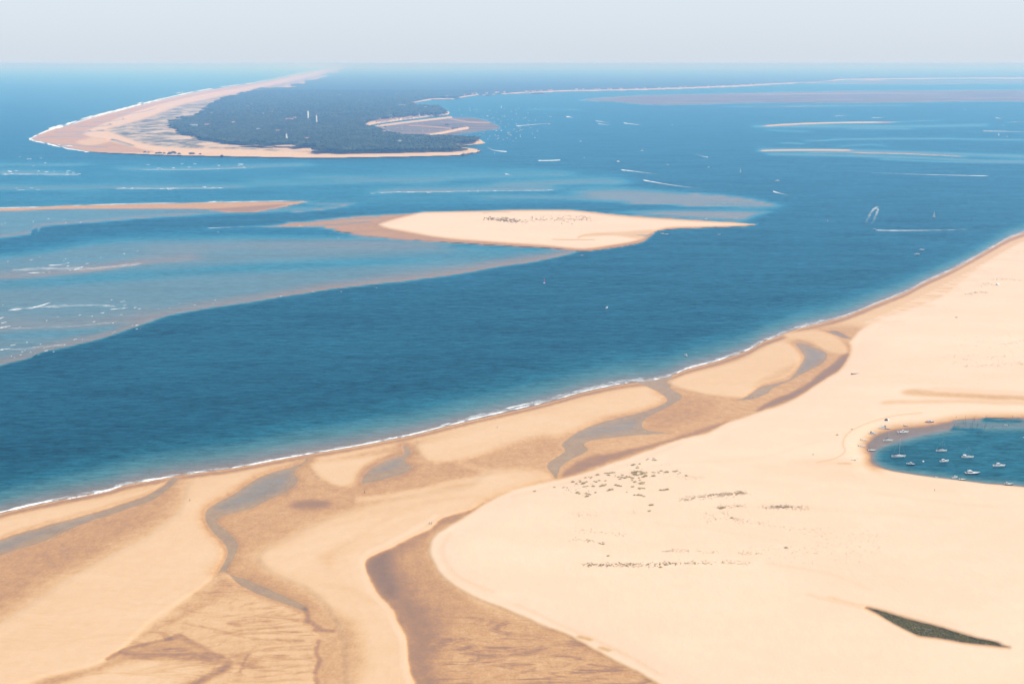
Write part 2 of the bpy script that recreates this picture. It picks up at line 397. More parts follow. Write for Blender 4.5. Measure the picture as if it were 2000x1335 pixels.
W += (0.3 - W) * (sharp * (1 - lefty) + big * sharp * lefty)
STR += sharp * 0.35 * smooth(1050, 1180, V)
# R  small round bank
R_ = [(597, 902), (640, 897), (700, 890), (766, 882), (735, 900), (712, 915), (706, 928), (699, 943), (676, 952), (649, 949), (622, 934), (606, 917)]
q = mask(R_, 2, 4, 0.6); put(Z, q, 1.0); put(W, mask(R_, 3, 10, 0.6), 0.3)
# C  gully with a pool
Cg = [(598, 893), (588, 904), (545, 917), (499, 933), (459, 961), (408, 989), (398, 1013), (418, 1042), (438, 1067), (441, 1088), (427, 1113), (424, 1122), (457, 1141), (520, 1166), (588, 1191), (602, 1188), (582, 1173), (540, 1154), (490, 1133), (446, 1117), (459, 1088), (466, 1063), (450, 1040), (426, 1019), (438, 1008), (490, 995), (532, 974), (569, 956), (584, 938), (577, 921), (592, 909), (606, 896)]
put(W, mask(Cg, 16, 4, 0.6), 0.68)
q = mask(Cg, 1.4, 2, 0.6); put(Z, q, -0.09); put(W, q, 0.62)
q = mask([(560, 918), (505, 936), (465, 965), (420, 988), (440, 996), (500, 980), (550, 955), (568, 935)], 6, 10, 0.6); put(Z, q, -0.55)
put(W, mask([(540, 975), (590, 985), (640, 990), (600, 1005), (540, 1035), (500, 1055), (470, 1050), (455, 1025), (480, 1003)], 14, 14, 0.6), 0.62)
put(W, mask([(565, 985), (610, 975), (650, 982), (625, 993), (585, 995)], 6, 8, 0.6), 0.86)
# Q  second pool
q = mask([(640, 955), (720, 948), (800, 930), (860, 905), (940, 905), (900, 935), (820, 952), (740, 965), (680, 968)], 10, 14, 0.6); put(W, q, 0.64)
Qp = [(790, 866), (800, 876), (806, 882), (792, 898), (806, 912), (788, 926), (757, 935), (728, 942), (706, 945), (709, 927), (730, 909), (764, 893), (787, 884), (784, 872)]
put(W, mask(Qp, 14, 4, 0.6), 0.74)
q = mask(Qp, 1.4, 2, 0.6); put(Z, q, -0.09); put(W, q, 0.62)
q = mask([(780, 895), (745, 908), (722, 922), (750, 922), (785, 910)], 4, 6, 0.6); put(Z, q, -0.4)
# O  bank along the shore
O_ = [(815, 866), (860, 853), (920, 838), (1000, 818), (1080, 795), (1140, 777), (1200, 763), (1255, 755), (1282, 764), (1300, 779), (1286, 789), (1240, 806), (1180, 820), (1124, 842), (1085, 856), (1020, 866), (960, 884), (900, 900), (850, 905), (818, 892)]
q = mask(O_, 2, 6, 0.6); put(Z, q, 1.1); put(W, mask(O_, 3, 12, 0.6), 0.3)
put(W, mask([(960, 882), (1000, 862), (1060, 850), (1092, 860), (1100, 880), (1080, 894), (1064, 908), (1010, 912), (960, 906)], 12, 14, 0.6), 0.6)
# E  central pale ground
E_ = [(501, 1090), (523, 1066), (561, 1049), (640, 1012), (720, 984), (820, 962), (900, 950), (960, 920), (1020, 915), (1060, 922), (1080, 934), (1040, 944), (985, 962), (944, 978), (910, 1010), (880, 1030), (830, 1066), (790, 1086), (756, 1096), (750, 1102), (756, 1128), (766, 1150), (796, 1180), (808, 1210), (824, 1246), (828, 1280), (837, 1320), (870, 1420), (900, 1560), (700, 1600), (680, 1450), (672, 1320), (664, 1240), (640, 1190), (610, 1160), (561, 1134), (524, 1117)]
put(W, mask(E_, 12, 16, 0.6), 0.29); put(Z, mask(E_, 3, 8, 0.6), 1.2)
put(W, scale_mask(mask([(620, 1080), (680, 1055), (760, 1010), (700, 1052), (660, 1088), (640, 1110)], 10, 14, 0.6), 0.35), 0.7)
STRIP = [(600, 1195), (660, 1190), (712, 1225), (722, 1300), (700, 1360), (690, 1500), (620, 1500), (622, 1340), (628, 1270)]
put(W, mask(STRIP, 10, 22, 0.6), 0.55)
# F  lobed delta at lower left
Fd = [(430, 1118), (470, 1145), (530, 1172), (585, 1193), (598, 1206), (594, 1214), (612, 1226), (626, 1250), (618, 1262), (626, 1276), (618, 1300), (624, 1318), (616, 1340), (630, 1450), (560, 1600), (100, 1700), (-100, 1560), (40, 1350), (150, 1310), (210, 1290), (266, 1242), (353, 1176)]
q = mask(Fd, 1.5, 5, 0.6); put(Z, q, 0.8); put(W, mask(Fd, 3, 8, 0.6), 0.46)
put(STR, q, 1.0)
put(W, mask([(424, 1118), (399, 1150), (353, 1180), (308, 1210), (266, 1247), (310, 1240), (380, 1205), (440, 1172), (470, 1150), (450, 1130)], 3, 14, 0.6), 0.57)
put(W, mask([(200, 1295), (250, 1264), (320, 1249), (352, 1240), (380, 1262), (445, 1300), (300, 1290), (180, 1320), (60, 1352), (0, 1370), (90, 1325)], 6, 10, 0.6), 0.66)
put(W, scale_mask(stroke([(210, 1286), (249, 1266), (320, 1249), (349, 1240), (372, 1252)], 0.5, 5, 0.6), 0.85), 0.84)
put(W, stroke([(349, 1240), (380, 1258), (420, 1278), (446, 1298), (415, 1318), (365, 1345)], 1.0, 8, 0.6), 0.72)
put(W, mask([(225, 1292), (300, 1282), (380, 1288), (440, 1302), (400, 1316), (355, 1345), (340, 1400), (100, 1420), (60, 1370), (140, 1322)], 5, 22, 0.6), 0.3)
for pts in ([(622, 1250), (617, 1270), (624, 1290), (616, 1312), (620, 1345)], [(596, 1188), (602, 1200), (600, 1212)], [(616, 1228), (650, 1232)], [(605, 1212), (625, 1225)]):
    put(W, scale_mask(stroke(pts, 0.5, 5, 0.6), 0.8), 0.84)
# faint flow marks on the central ground
for pts, w, so, ww in [([(540, 1068), (640, 1030), (760, 992), (880, 972)], 0.6, 5, 0.38), ([(560, 1082), (680, 1048), (800, 1006), (900, 980)], 0.5, 4, 0.23), ([(640, 1120), (660, 1090), (720, 1050), (800, 1015)], 0.6, 6, 0.36), ([(700, 975), (800, 962), (900, 940), (980, 930)], 0.6, 5, 0.2), ([(760, 1000), (860, 976), (930, 968)], 0.4, 4, 0.4), ([(690, 1090), (700, 1130), (720, 1170), (750, 1200)], 0.6, 5, 0.2),
                       ([(620, 1140), (680, 1150), (730, 1175)], 0.6, 6, 0.42), ([(660, 1062), (720, 1032), (790, 1000)], 0.4, 3, 0.34), ([(560, 1110), (600, 1090), (640, 1070)], 0.5, 5, 0.22), ([(860, 890), (930, 872), (1000, 850)], 0.6, 8, 0.36), ([(900, 905), (980, 925), (1060, 930)], 0.5, 6, 0.4)]:
    put(W, scale_mask(stroke(pts, w, so + 3, 0.6), 0.45), ww)
# rills of the delta
for k, (x0, y0) in enumerate([(592, 1199), (594, 1210), (596, 1221), (610, 1232), (622, 1252), (618, 1266), (622, 1283), (618, 1298), (622, 1312), (615, 1326), (560, 1182), (530, 1172)]):
    ln_ = [60, 150, 110, 190, 130, 170, 90, 200, 120, 150, 70, 60][k]
    put(W, scale_mask(stroke([(x0 - 14, y0), (x0 - ln_ * 0.3, y0 + 1), (x0 - ln_ * 0.65, y0 + 5), (x0 - ln_, y0 + 3 + (k % 3) * 4)], 0.3, 3.2, 0.6), 0.6), 0.60)
    put(W, scale_mask(stroke([(x0 - 8, y0 + 6), (x0 - ln_ * 0.4, y0 + 8), (x0 - ln_ * 0.8, y0 + 11)], 0.4, 5, 0.6), 0.5), 0.36)
for pts in ([(360, 1215), (430, 1232), (500, 1246), (590, 1250)], [(430, 1290), (500, 1270), (560, 1262), (615, 1258)], [(500, 1262), (480, 1285), (470, 1310)]):
    put(W, stroke(pts, 0.4, 3, 0.6), 0.58)
# G  the dark wet gully
Gg = [(948, 981), (907, 997), (857, 1012), (840, 1030), (803, 1047), (757, 1070), (724, 1086), (712, 1101), (720, 1126), (732, 1155), (762, 1186), (774, 1213), (791, 1246), (793, 1280), (803, 1321), (812, 1345), (850, 1460), (900, 1600), (1500, 1600), (1380, 1400), (1273, 1328), (1210, 1294), (1157, 1266), (1105, 1238), (1052, 1217), (1000, 1194), (919, 1163), (870, 1130), (847, 1101), (838, 1072), (849, 1047), (878, 1026), (919, 1001)]
q = mask(Gg, 1.5, 4, 0.6); put(Z, q, 0.18); put(W, q, 0.66)
inG = np.zeros(U.shape); inG[q[0]] = q[1]
dark = [(950, 979), (907, 996), (857, 1011), (840, 1029), (803, 1046), (757, 1069), (724, 1085), (710, 1101), (718, 1126), (730, 1155), (760, 1186), (772, 1213), (789, 1246), (791, 1280), (801, 1321), (812, 1350), (860, 1500), (900, 1500), (900, 1400), (870, 1335), (850, 1300), (862, 1262), (876, 1220), (830, 1180), (790, 1130), (770, 1095), (800, 1068), (850, 1035), (910, 1003)]
s_, a_ = mask(dark, 22, 26, 0.6)
W[s_] += (0.90 - W[s_]) * a_ * inG[s_] * 0.85
q = mask([(716, 1098), (735, 1082), (760, 1072), (765, 1090), (770, 1120), (778, 1150), (760, 1168), (738, 1150), (722, 1122)], 10, 12, 0.6)
W[q[0]] += (1.05 - W[q[0]]) * q[1] * inG[q[0]] * 0.7
s_, a_ = mask([(838, 1072), (845, 1045), (880, 1024), (860, 1050), (855, 1080), (880, 1110), (930, 1145), (1000, 1180), (1060, 1210), (1105, 1234), (1030, 1215), (950, 1190), (890, 1150), (850, 1110)], 10, 8, 0.6)
W[s_] += (0.42 - W[s_]) * a_ * 0.8
gs = smooth(1170, 1240, V) * inG * smooth(820, 900, U)
STR = np.maximum(STR, gs * 1.5)
W += (0.57 - W) * gs * 0.7
put(W, stroke([(850, 1006), (800, 1039), (752, 1063), (718, 1080), (706, 1100), (713, 1128), (725, 1157), (755, 1189), (767, 1215), (784, 1248), (787, 1282), (796, 1322), (806, 1350)], 1.0, 5, 0.6), 0.2)
# I  second inlet
J = [(1300, 745), (1330, 765), (1380, 775), (1450, 780), (1480, 770), (1550, 740), (1575, 690), (1620, 685), (1660, 690), (1640, 720), (1572, 764), (1480, 804), (1380, 844), (1260, 880), (1140, 922), (1084, 938), (1066, 908), (1100, 880), (1150, 850), (1240, 812), (1300, 785)]
put(W, mask(J, 3, 6, 0.6), 0.58); put(Z, mask(J, 2, 3, 0.6), 0.16)
Ii = [(1250, 746), (1262, 756), (1284, 766), (1302, 779), (1288, 790), (1240, 808), (1180, 822), (1124, 844), (1094, 866), (1102, 880), (1088, 892), (1066, 906), (1076, 924), (1087, 936), (1092, 920), (1100, 908), (1118, 896), (1148, 880), (1142, 866), (1180, 856), (1248, 850), (1300, 846), (1360, 847), (1300, 843), (1254, 834), (1270, 812), (1308, 792), (1332, 773), (1310, 757), (1312, 735)]
q = mask(Ii, 1.6, 2, 0.6); put(Z, q, -0.09); put(W, q, 0.62)
q = mask([(1240, 818), (1180, 828), (1130, 846), (1120, 856), (1180, 848), (1235, 840)], 5, 8, 0.6); put(Z, q, -0.36)
q = mask([(1150, 890), (1250, 868), (1330, 848), (1420, 822), (1400, 836), (1260, 878), (1140, 920), (1100, 930), (1110, 912)], 3, 6, 0.6); put(W, q, 0.86)
q = mask([(1290, 790), (1340, 775), (1400, 785), (1380, 805), (1320, 830), (1280, 838), (1262, 826)], 8, 8, 0.6); put(W, q, 0.66)
q = mask([(1170, 872), (1230, 858), (1300, 852), (1320, 854), (1250, 872), (1180, 886)], 5, 6, 0.6); put(W, q, 0.56)
# L  bank
L_ = [(1304, 744), (1345, 729), (1420, 709), (1468, 689), (1512, 667), (1538, 667), (1552, 677), (1567, 696), (1558, 716), (1538, 735), (1492, 750), (1468, 767), (1447, 777), (1380, 772), (1340, 762), (1312, 752)]
q = mask(L_, 1.6, 5, 0.6); put(Z, q, 1.2); put(W, mask(L_, 2, 6, 0.6), 0.31)
put(W, mask([(1470, 758), (1495, 735), (1560, 705), (1555, 722), (1530, 738), (1490, 750)], 5, 6, 0.6), 0.46)
# K  its channel
Kk = [(1552, 670), (1572, 669), (1608, 684), (1617, 697), (1604, 712), (1572, 729), (1540, 745), (1512, 757), (1500, 769), (1470, 780), (1430, 783), (1456, 774), (1488, 754), (1540, 739), (1563, 714), (1570, 694)]
q = mask(Kk, 1.5, 2, 0.6); put(Z, q, -0.09); put(W, q, 0.62)
q = mask([(1575, 676), (1600, 686), (1608, 696), (1590, 712), (1560, 728), (1572, 705), (1578, 690)], 5, 6, 0.6); put(Z, q, -0.4)
q = mask([(1648, 692), (1658, 694), (1642, 720), (1600, 748), (1540, 780), (1480, 802), (1500, 785), (1570, 752), (1618, 718)], 3, 4, 0.6); put(W, q, 0.92); put(Z, scale_mask(q, 0.8), 0.02)
# M  top bank with a thin pool
q = mask([(1526, 654), (1560, 645), (1600, 645), (1640, 662), (1656, 688), (1620, 688), (1580, 667), (1545, 661)], 2, 5, 0.6); put(Z, q, 0.9); put(W, q, 0.38)
q = mask([(1585, 640), (1612, 647), (1636, 646), (1664, 660), (1645, 659), (1618, 650)], 1.0, 1.2, 0.6); put(Z, q, -0.1); put(W, q, 0.74)

# H  the long dry spit
SPIT = [(940, 986), (1000, 956), (1084, 937), (1140, 922), (1200, 902), (1260, 880), (1320, 858), (1380, 844), (1420, 824), (1480, 804), (1528, 788), (1572, 764), (1612, 740), (1640, 720), (1657, 696), (1660, 676), (1657, 668), (1668, 656), (1684, 640), (1720, 621), (1790, 597), (1842, 575), (1877, 547), (1930, 509), (1982, 478), (2017, 464), (2200, 400), (2750, 310), (2760, 1900), (1800, 1900), (1500, 1560), (1380, 1400), (1273, 1326), (1210, 1293), (1157, 1265), (1105, 1237), (1052, 1216), (1000, 1193), (919, 1162), (870, 1129), (847, 1100), (838, 1071), (849, 1046), (878, 1025), (919, 1000)]
q = mask(SPIT, 2.5, 26, 0.6); put(Z, q, 1.4)
q = mask(SPIT, 40, 60, 0.6); spitm = np.zeros(U.shape); spitm[q[0]] = q[1]
q = mask(SPIT, 1.5, 5, 0.6); put(W, q, 0.07); insp = np.zeros(U.shape); insp[q[0]] = q[1]
for F in (MUD, FOR, VEG):
    F *= (1 - insp)
STR *= (1 - insp)
Z += insp * smooth(0.5, 1.0, spitm) * (1.3 + 2.2 * fbm(WX0 / 170, WY0 / 170, 21))
# berm line inside the spit's edge
for pts in ([(850, 1046), (842, 1072), (852, 1100), (876, 1130), (925, 1160), (1006, 1192), (1110, 1236), (1215, 1290), (1290, 1330)],):
    put(W, stroke([(p[0] + 16, p[1] - 2) for p in pts], 2, 8, 0.6), 0.1)
# faint damp streaks on the spit
for pts, w, so, ww in [([(1780, 766), (1850, 769), (1930, 774), (2080, 778)], 2, 8, 0.5), ([(1730, 786), (1850, 783), (1960, 786), (2100, 792)], 1, 6, 0.32), ([(1830, 760), (1900, 763), (2000, 768)], 1, 7, 0.2),
                       ([(1560, 906), (1620, 903), (1670, 908)], 3, 8, 0.17), ([(1500, 915), (1580, 918), (1700, 935), (1850, 952)], 3, 16, 0.13), ([(1640, 905), (1660, 906)], 0.6, 2, 0.42), ([(1640, 1130), (1750, 1140), (1900, 1170)], 4, 26, 0.1), ([(1690, 1183), (1770, 1200), (1860, 1222)], 1, 8, 0.12), ([(1440, 940), (1500, 945), (1560, 950)], 1, 7, 0.1)]:
    put(W, stroke(pts, w, so, 0.35), ww)
LAG = [(2750, 790), (2300, 806), (2000, 814), (1925, 815), (1875, 818), (1825, 827), (1800, 831), (1765, 834), (1735, 839), (1712, 847), (1700, 857), (1691, 866), (1690, 876), (1697, 889), (1697, 902), (1708, 911), (1737, 920), (1775, 926), (1825, 933), (1875, 938), (1925, 945), (2000, 952), (2300, 985), (2750, 1020)]
q = mask(LAG, 16, 4, 0.8, jit=False); top = 1 - smooth(0, 14, V - np.interp(U, [1690, 1700, 1740, 1825, 2000, 2750], [895, 890, 895, 838, 824, 800]))
W[q[0]] += (0.66 - W[q[0]]) * (q[1] * (0.05 + 0.95 * np.maximum(top[q[0]], 1 - smooth(1700, 1740, U[q[0]]))))
q = mask(LAG, 34, 2, 0.8, jit=False); put(Z, q, 0.7)
q = mask(LAG, 1.5, 5, 0.8, jit=False); put(Z, q, -0.12); put(W, q, 0.9)
q = mask([(2750, 830), (2200, 835), (1990, 836), (1900, 838), (1840, 846), (1795, 855), (1756, 865), (1726, 875), (1712, 885), (1714, 899), (1732, 911), (1775, 920), (1825, 927), (1925, 939), (2000, 945), (2300, 978), (2750, 1000)], 9, 13, 0.8, jit=False); put(Z, q, -4.8)
q = mask([(1860, 822), (1920, 819), (2000, 819), (2300, 815), (2300, 832), (1990, 836), (1900, 834)], 4, 4, 0.8, jit=False); put(Z, q, -1.2)
for pts in ([(1925, 820), (1960, 822), (1988, 822)], [(1865, 837), (1900, 840), (1915, 841)]):
    s_ = stroke(pts, 2, 2.5, 0.5, jit=False); put(Z, s_, -5.0)
s_ = stroke([(1595, 903), (1630, 895), (1650, 882), (1646, 866), (1652, 850), (1668, 838), (1700, 824), (1750, 811), (1800, 806)], 0.3, 1.6, 0.7, jit=False); put(W, s_, 0.34)
for k in range(34):
    t = k / 33.0
    u0_, v0_ = 1690 + 300 * t, 628 - 150 * t ** 1.1
    put(W, stroke([(u0_, v0_), (u0_ + 26, v0_ + 1.5 + 2 * math.sin(k * 2.3)), (u0_ + 44 + 20 * math.sin(k), v0_ + 3)], 0.2, 1.8, 0.4), 0.14 + 0.06 * math.sin(k * 1.7))
for pts, ww in [([(1000, 970), (1080, 950), (1200, 915), (1330, 866)], 0.1), ([(880, 1040), (862, 1070), (872, 1100), (900, 1128), (960, 1156)], 0.12), ([(1010, 1180), (1100, 1222), (1190, 1262), (1290, 1316)], 0.13), ([(1132, 1243), (1150, 1249)], 0.3), ([(1172, 1264), (1188, 1269)], 0.3), ([(1500, 1100), (1620, 1120), (1700, 1150)], 0.11), ([(1620, 1165), (1680, 1182), (1740, 1196)], 0.16), ([(1580, 1160), (1650, 1178), (1690, 1188)], 0.13), ([(1280, 1020), (1400, 1035), (1550, 1060)], 0.09), ([(1720, 1200), (1800, 1214), (1900, 1238)], 0.12), ([(1300, 905), (1400, 900), (1500, 890), (1600, 860)], 0.09), ([(1700, 960), (1800, 975), (1950, 990)], 0.1), ([(1560, 990), (1680, 1000), (1850, 1010)], 0.09)]:
    put(W, stroke(pts, 0.4, 5, 0.5), 0.07 + (ww - 0.07) * 1.9)
# green hollow
HOL = [(1690, 1186), (1720, 1192), (1770, 1206), (1840, 1225), (1900, 1243), (1944, 1253), (1956, 1259), (1970, 1264), (1940, 1262), (1880, 1255), (1830, 1246), (1796, 1242), (1778, 1234), (1740, 1214), (1714, 1199)]
q = mask(HOL, 6, 4, 0.8, jit=False); put(Z, q, 1.6); put(W, q, 0.8); put(MUD, mask(HOL, 1.5, 2.5, 0.8), 0.9)
Z += (FOR > 0.5) * fbm(WX0 / 900, WY0 / 900, 41) * 8 * smooth(129, 150, V)
Z += insp * fbm(WX0 / 22, WY0 / 22, 51) * 0.16
Z = np.where(Z < -1e-3, Z * (1 + 0.35 * fbm(WX0 / 260, WY0 / 420, 61)), Z)

SILT = np.where(d > -6, np.clip(1.25 - d / np.maximum(slope_px, 1) / 1.1, 0, 1), 1.0) * (insp < 0.5)
SILT = np.maximum(SILT, 0.95 * (insp > 0.5))
SILT = np.where(V < LS - 200, 0.0, SILT)
b_ = ridge(S1B, 6, 26, 40); SILT[b_[0]] = np.maximum(SILT[b_[0]], b_[1] * 0.9)
# ------------------------------------------------------------------ helpers: meshes, materials, labels
def mesh_grid(name, X, Y, Zz, attrs):
    nv, nu = X.shape
    me = bpy.data.meshes.new(name)
    co = np.stack([X, Y, Zz], -1).reshape(-1, 3).astype(np.float32)
    idx = np.arange(nv * nu).reshape(nv, nu)
    quads = np.stack([idx[1:, :-1], idx[1:, 1:], idx[:-1, 1:], idx[:-1, :-1]], -1).reshape(-1, 4)
    nf = len(quads)
    me.vertices.add(len(co)); me.vertices.foreach_set('co', co.ravel())
    me.loops.add(nf * 4); me.loops.foreach_set('vertex_index', quads.astype(np.int32).ravel())
    me.polygons.add(nf); me.polygons.foreach_set('loop_start', np.arange(0, nf * 4, 4, dtype=np.int32))
    me.polygons.foreach_set('use_smooth', np.ones(nf, bool))
    me.update(calc_edges=True)
    for k, arr in attrs.items():
        at = me.attributes.new(k, 'FLOAT', 'POINT')
        at.data.foreach_set('value', arr.astype(np.float32).ravel())
    return me

def tag(o, label, cat=None, group=None, kind=None):
    o['label'] = label
    if cat: o['category'] = cat
    if group: o['group'] = group
    if kind: o['kind'] = kind
    return o

def link(name, me, mat=None, parent=None):
    o = bpy.data.objects.new(name, me)
    C.objects.link(o)
    if mat is not None and me is not None and len(me.materials) == 0:
        me.materials.append(mat)
    if parent is not None:
        o.parent = parent
    return o

class NT:
    """small node-tree writer"""
    def __init__(self, name):
        self.m = bpy.data.materials.new(name)
        self.m.use_nodes = True
        self.t = self.m.node_tree
        for n in list(self.t.nodes):
            self.t.nodes.remove(n)
        self.out = self.t.nodes.new('ShaderNodeOutputMaterial')
    def n(self, typ, **kw):
        nd = self.t.nodes.new(typ)
        for k, v in kw.items():
            if k.startswith('i_'):
                nd.inputs[k[2:].replace('_', ' ')].default_value = v
            else:
                setattr(nd, k, v)
        return nd
    def l(self, a, b):
        self.t.links.new(a, b)
    def val(self, x, sock):
        if hasattr(x, 'is_linked') or isinstance(x, bpy.types.NodeSocket):
            self.l(x, sock)
        else:
            sock.default_value = x
    def math(self, op, a, b=0.0, clamp=False):
        nd = self.n('ShaderNodeMath', operation=op); nd.use_clamp = clamp
        self.val(a, nd.inputs[0]); self.val(b, nd.inputs[1])
        return nd.outputs[0]
    def mix(self, f, a, b):
        nd = self.n('ShaderNodeMix', data_type='RGBA')
        self.val(f, nd.inputs['Factor']); self.val(a, nd.inputs['A']); self.val(b, nd.inputs['B'])
        return nd.outputs['Result']
    def attr(self, name):
        return self.n('ShaderNodeAttribute', attribute_name=name).outputs['Fac']
    def noise(self, vec, scale=1.0, detail=3.0, rough=0.55, mp=(1, 1, 1), dist=0.0, rot=0.0):
        mpn = self.n('ShaderNodeMapping')
        mpn.inputs['Scale'].default_value = mp
        mpn.inputs['Rotation'].default_value = (0, 0, rot)
        self.l(vec, mpn.inputs['Vector'])
        nd = self.n('ShaderNodeTexNoise')
        nd.inputs['Scale'].default_value = scale; nd.inputs['Detail'].default_value = detail
        nd.inputs['Roughness'].default_value = rough; nd.inputs['Distortion'].default_value = dist
        self.l(mpn.outputs[0], nd.inputs['Vector'])
        return nd.outputs['Fac']
    def ramp(self, f, stops, interp='LINEAR'):
        nd = self.n('ShaderNodeValToRGB')
        cr = nd.color_ramp; cr.interpolation = interp
        while len(cr.elements) > 1:
            cr.elements.remove(cr.elements[-1])
        for i, (p, c) in enumerate(stops):
            e = cr.elements[0] if i == 0 else cr.elements.new(p)
            e.position = p
            e.color = (*c, 1.0) if len(c) == 3 else c
        self.val(f, nd.inputs['Fac'])
        return nd.outputs['Color']
    def mr(self, x, a, b, c=0.0, d=1.0):
        nd = self.n('ShaderNodeMapRange'); nd.clamp = True
        self.val(x, nd.inputs['Value'])
        for k, v in zip(('From Min', 'From Max', 'To Min', 'To Max'), (a, b, c, d)):
            nd.inputs[k].default_value = v
        return nd.outputs[0]

def plain(name, col, rough=0.6, metallic=0.0, spec=0.4, var=0.08, scale=1.5):
    b = NT(name)
    p = b.n('ShaderNodeBsdfPrincipled')
    tc = b.n('ShaderNodeTexCoord').outputs['Object']
    nz = b.noise(tc, scale, 3)
    c2 = tuple(max(0, x * (1 - 2.2 * var)) for x in col)
    b.l(b.mix(b.mr(nz, 0.3, 0.7), (*c2, 1), (*col, 1)), p.inputs['Base Color'])
    p.inputs['Roughness'].default_value = rough
    p.inputs['Metallic'].default_value = metallic
    p.inputs['Specular IOR Level'].default_value = spec
    b.l(p.outputs[0], b.out.inputs['Surface'])
    return b.m

# ------------------------------------------------------------------ materials of the setting
def sand_material():
    b = NT('sand_and_soil')
    pos = b.n('ShaderNodeNewGeometry').outputs['Position']
    w = b.attr('tone'); veg = b.attr('veg'); mud = b.attr('mud'); fo = b.attr('wood'); st = b.attr('streak')
    n1 = b.noise(pos, 0.022, 5, 0.6, (0.5, 1, 1))
    n2 = b.noise(pos, 0.16, 4, 0.6, (1.0, 0.7, 1))
    rill = b.noise(pos, 0.07, 5, 0.62, (0.34, 1.0, 1), 1.8, math.radians(-22))
    rip = b.noise(pos, 0.26, 3, 0.6, (0.35, 1.0, 1), 1.2, math.radians(-15))
    w1 = b.math('ADD', w, b.math('MULTIPLY', b.math('SUBTRACT', n1, 0.5), 0.16))
    w1 = b.math('ADD', w1, b.math('MULTIPLY', b.math('SUBTRACT', n2, 0.5), 0.09))
    n0 = b.noise(pos, 0.0065, 4, 0.6, (0.45, 1, 1), 0.8, math.radians(-15))
    w1 = b.math('ADD', w1, b.math('MULTIPLY', b.math('SUBTRACT', n0, 0.5), 0.20))
    n3 = b.noise(pos, 0.7, 4, 0.65, (1.0, 0.6, 1))
    mid = b.math('MULTIPLY', b.mr(w, 0.22, 0.5), b.mr(w, 1.15, 0.8))
    w1 = b.math('ADD', w1, b.math('MULTIPLY', mid, b.math('ADD', b.math('MULTIPLY', b.math('SUBTRACT', n2, 0.5), 0.22), b.math('MULTIPLY', b.math('SUBTRACT', n3, 0.5), 0.20))))
    w1 = b.math('ADD', w1, b.math('MULTIPLY', b.math('SUBTRACT', n3, 0.5), 0.10))
    sharp = b.mr(rill, 0.50, 0.68, 0.0, 1.0)
    w1 = b.math('ADD', w1, b.math('MULTIPLY', b.math('MULTIPLY', sharp, st), 0.20))
    w1 = b.math('ADD', w1, b.math('MULTIPLY', b.math('MULTIPLY', b.math('SUBTRACT', rip, 0.5), st), 0.16))
    col = b.ramp(w1, [(0.0, (0.79, 0.57, 0.395)), (0.08, (0.75, 0.528, 0.358)), (0.30, (0.675, 0.437, 0.247)), (0.45, (0.62, 0.375, 0.185)), (0.62, (0.50, 0.27, 0.12)), (0.78, (0.36, 0.19, 0.10)), (0.90, (0.285, 0.155, 0.085)), (1.0, (0.225, 0.125, 0.075))])
    nv = b.noise(pos, 0.013, 6, 0.72, (0.8, 0.45, 1), 0.6)
    vcol = b.mix(b.mr(nv, 0.43, 0.57), (0.56, 0.42, 0.29, 1), (0.115, 0.105, 0.07, 1))
    col = b.mix(b.math('MULTIPLY', veg, b.mr(nv, 0.22, 0.40)), col, vcol)
    nm = b.noise(pos, 0.008, 5, 0.65, (0.25, 1, 1))
    mcol = b.mix(b.mr(nm, 0.4, 0.62), (0.10, 0.075, 0.062, 1), (0.23, 0.165, 0.125, 1))
    col = b.mix(mud, col, mcol)
    nf = b.noise(pos, 0.012, 6, 0.7, (1, 1, 1))
    nf2 = b.noise(pos, 0.0012, 5, 0.6, (0.4, 1, 1))
    fcol = b.mix(b.mr(nf, 0.35, 0.68), (0.012, 0.022, 0.013, 1), (0.045, 0.062, 0.030, 1))
    fcol = b.mix(b.mr(nf2, 0.55, 0.75, 0, 0.5), fcol, (0.075, 0.08, 0.042, 1))
    col = b.mix(fo, col, fcol)
    p = b.n('ShaderNodeBsdfPrincipled')
    b.l(col, p.inputs['Base Color'])
    wetness = b.mr(w1, 0.70, 0.95)
    dryv = b.math('SUBTRACT', 1.0, b.math('MAXIMUM', fo, veg), True)
    b.l(b.mr(b.math('MULTIPLY', wetness, dryv), 0, 1, 0.92, 0.55), p.inputs['Roughness'])
    b.l(b.mr(b.math('MULTIPLY', wetness, dryv), 0, 1, 0.08, 0.25), p.inputs['Specular IOR Level'])
    bp = b.n('ShaderNodeBump'); bp.inputs['Strength'].default_value = 0.45; bp.inputs['Distance'].default_value = 0.8
    b.l(b.math('ADD', b.math('ADD', b.math('MULTIPLY', n2, 0.9), b.math('MULTIPLY', n3, 0.25)), b.math('MULTIPLY', b.math('MULTIPLY', rip, st), 0.5)), bp.inputs['Height'])
    b.l(bp.outputs[0], p.inputs['Normal'])
    b.l(p.outputs[0], b.out.inputs['Surface'])
    return b.m

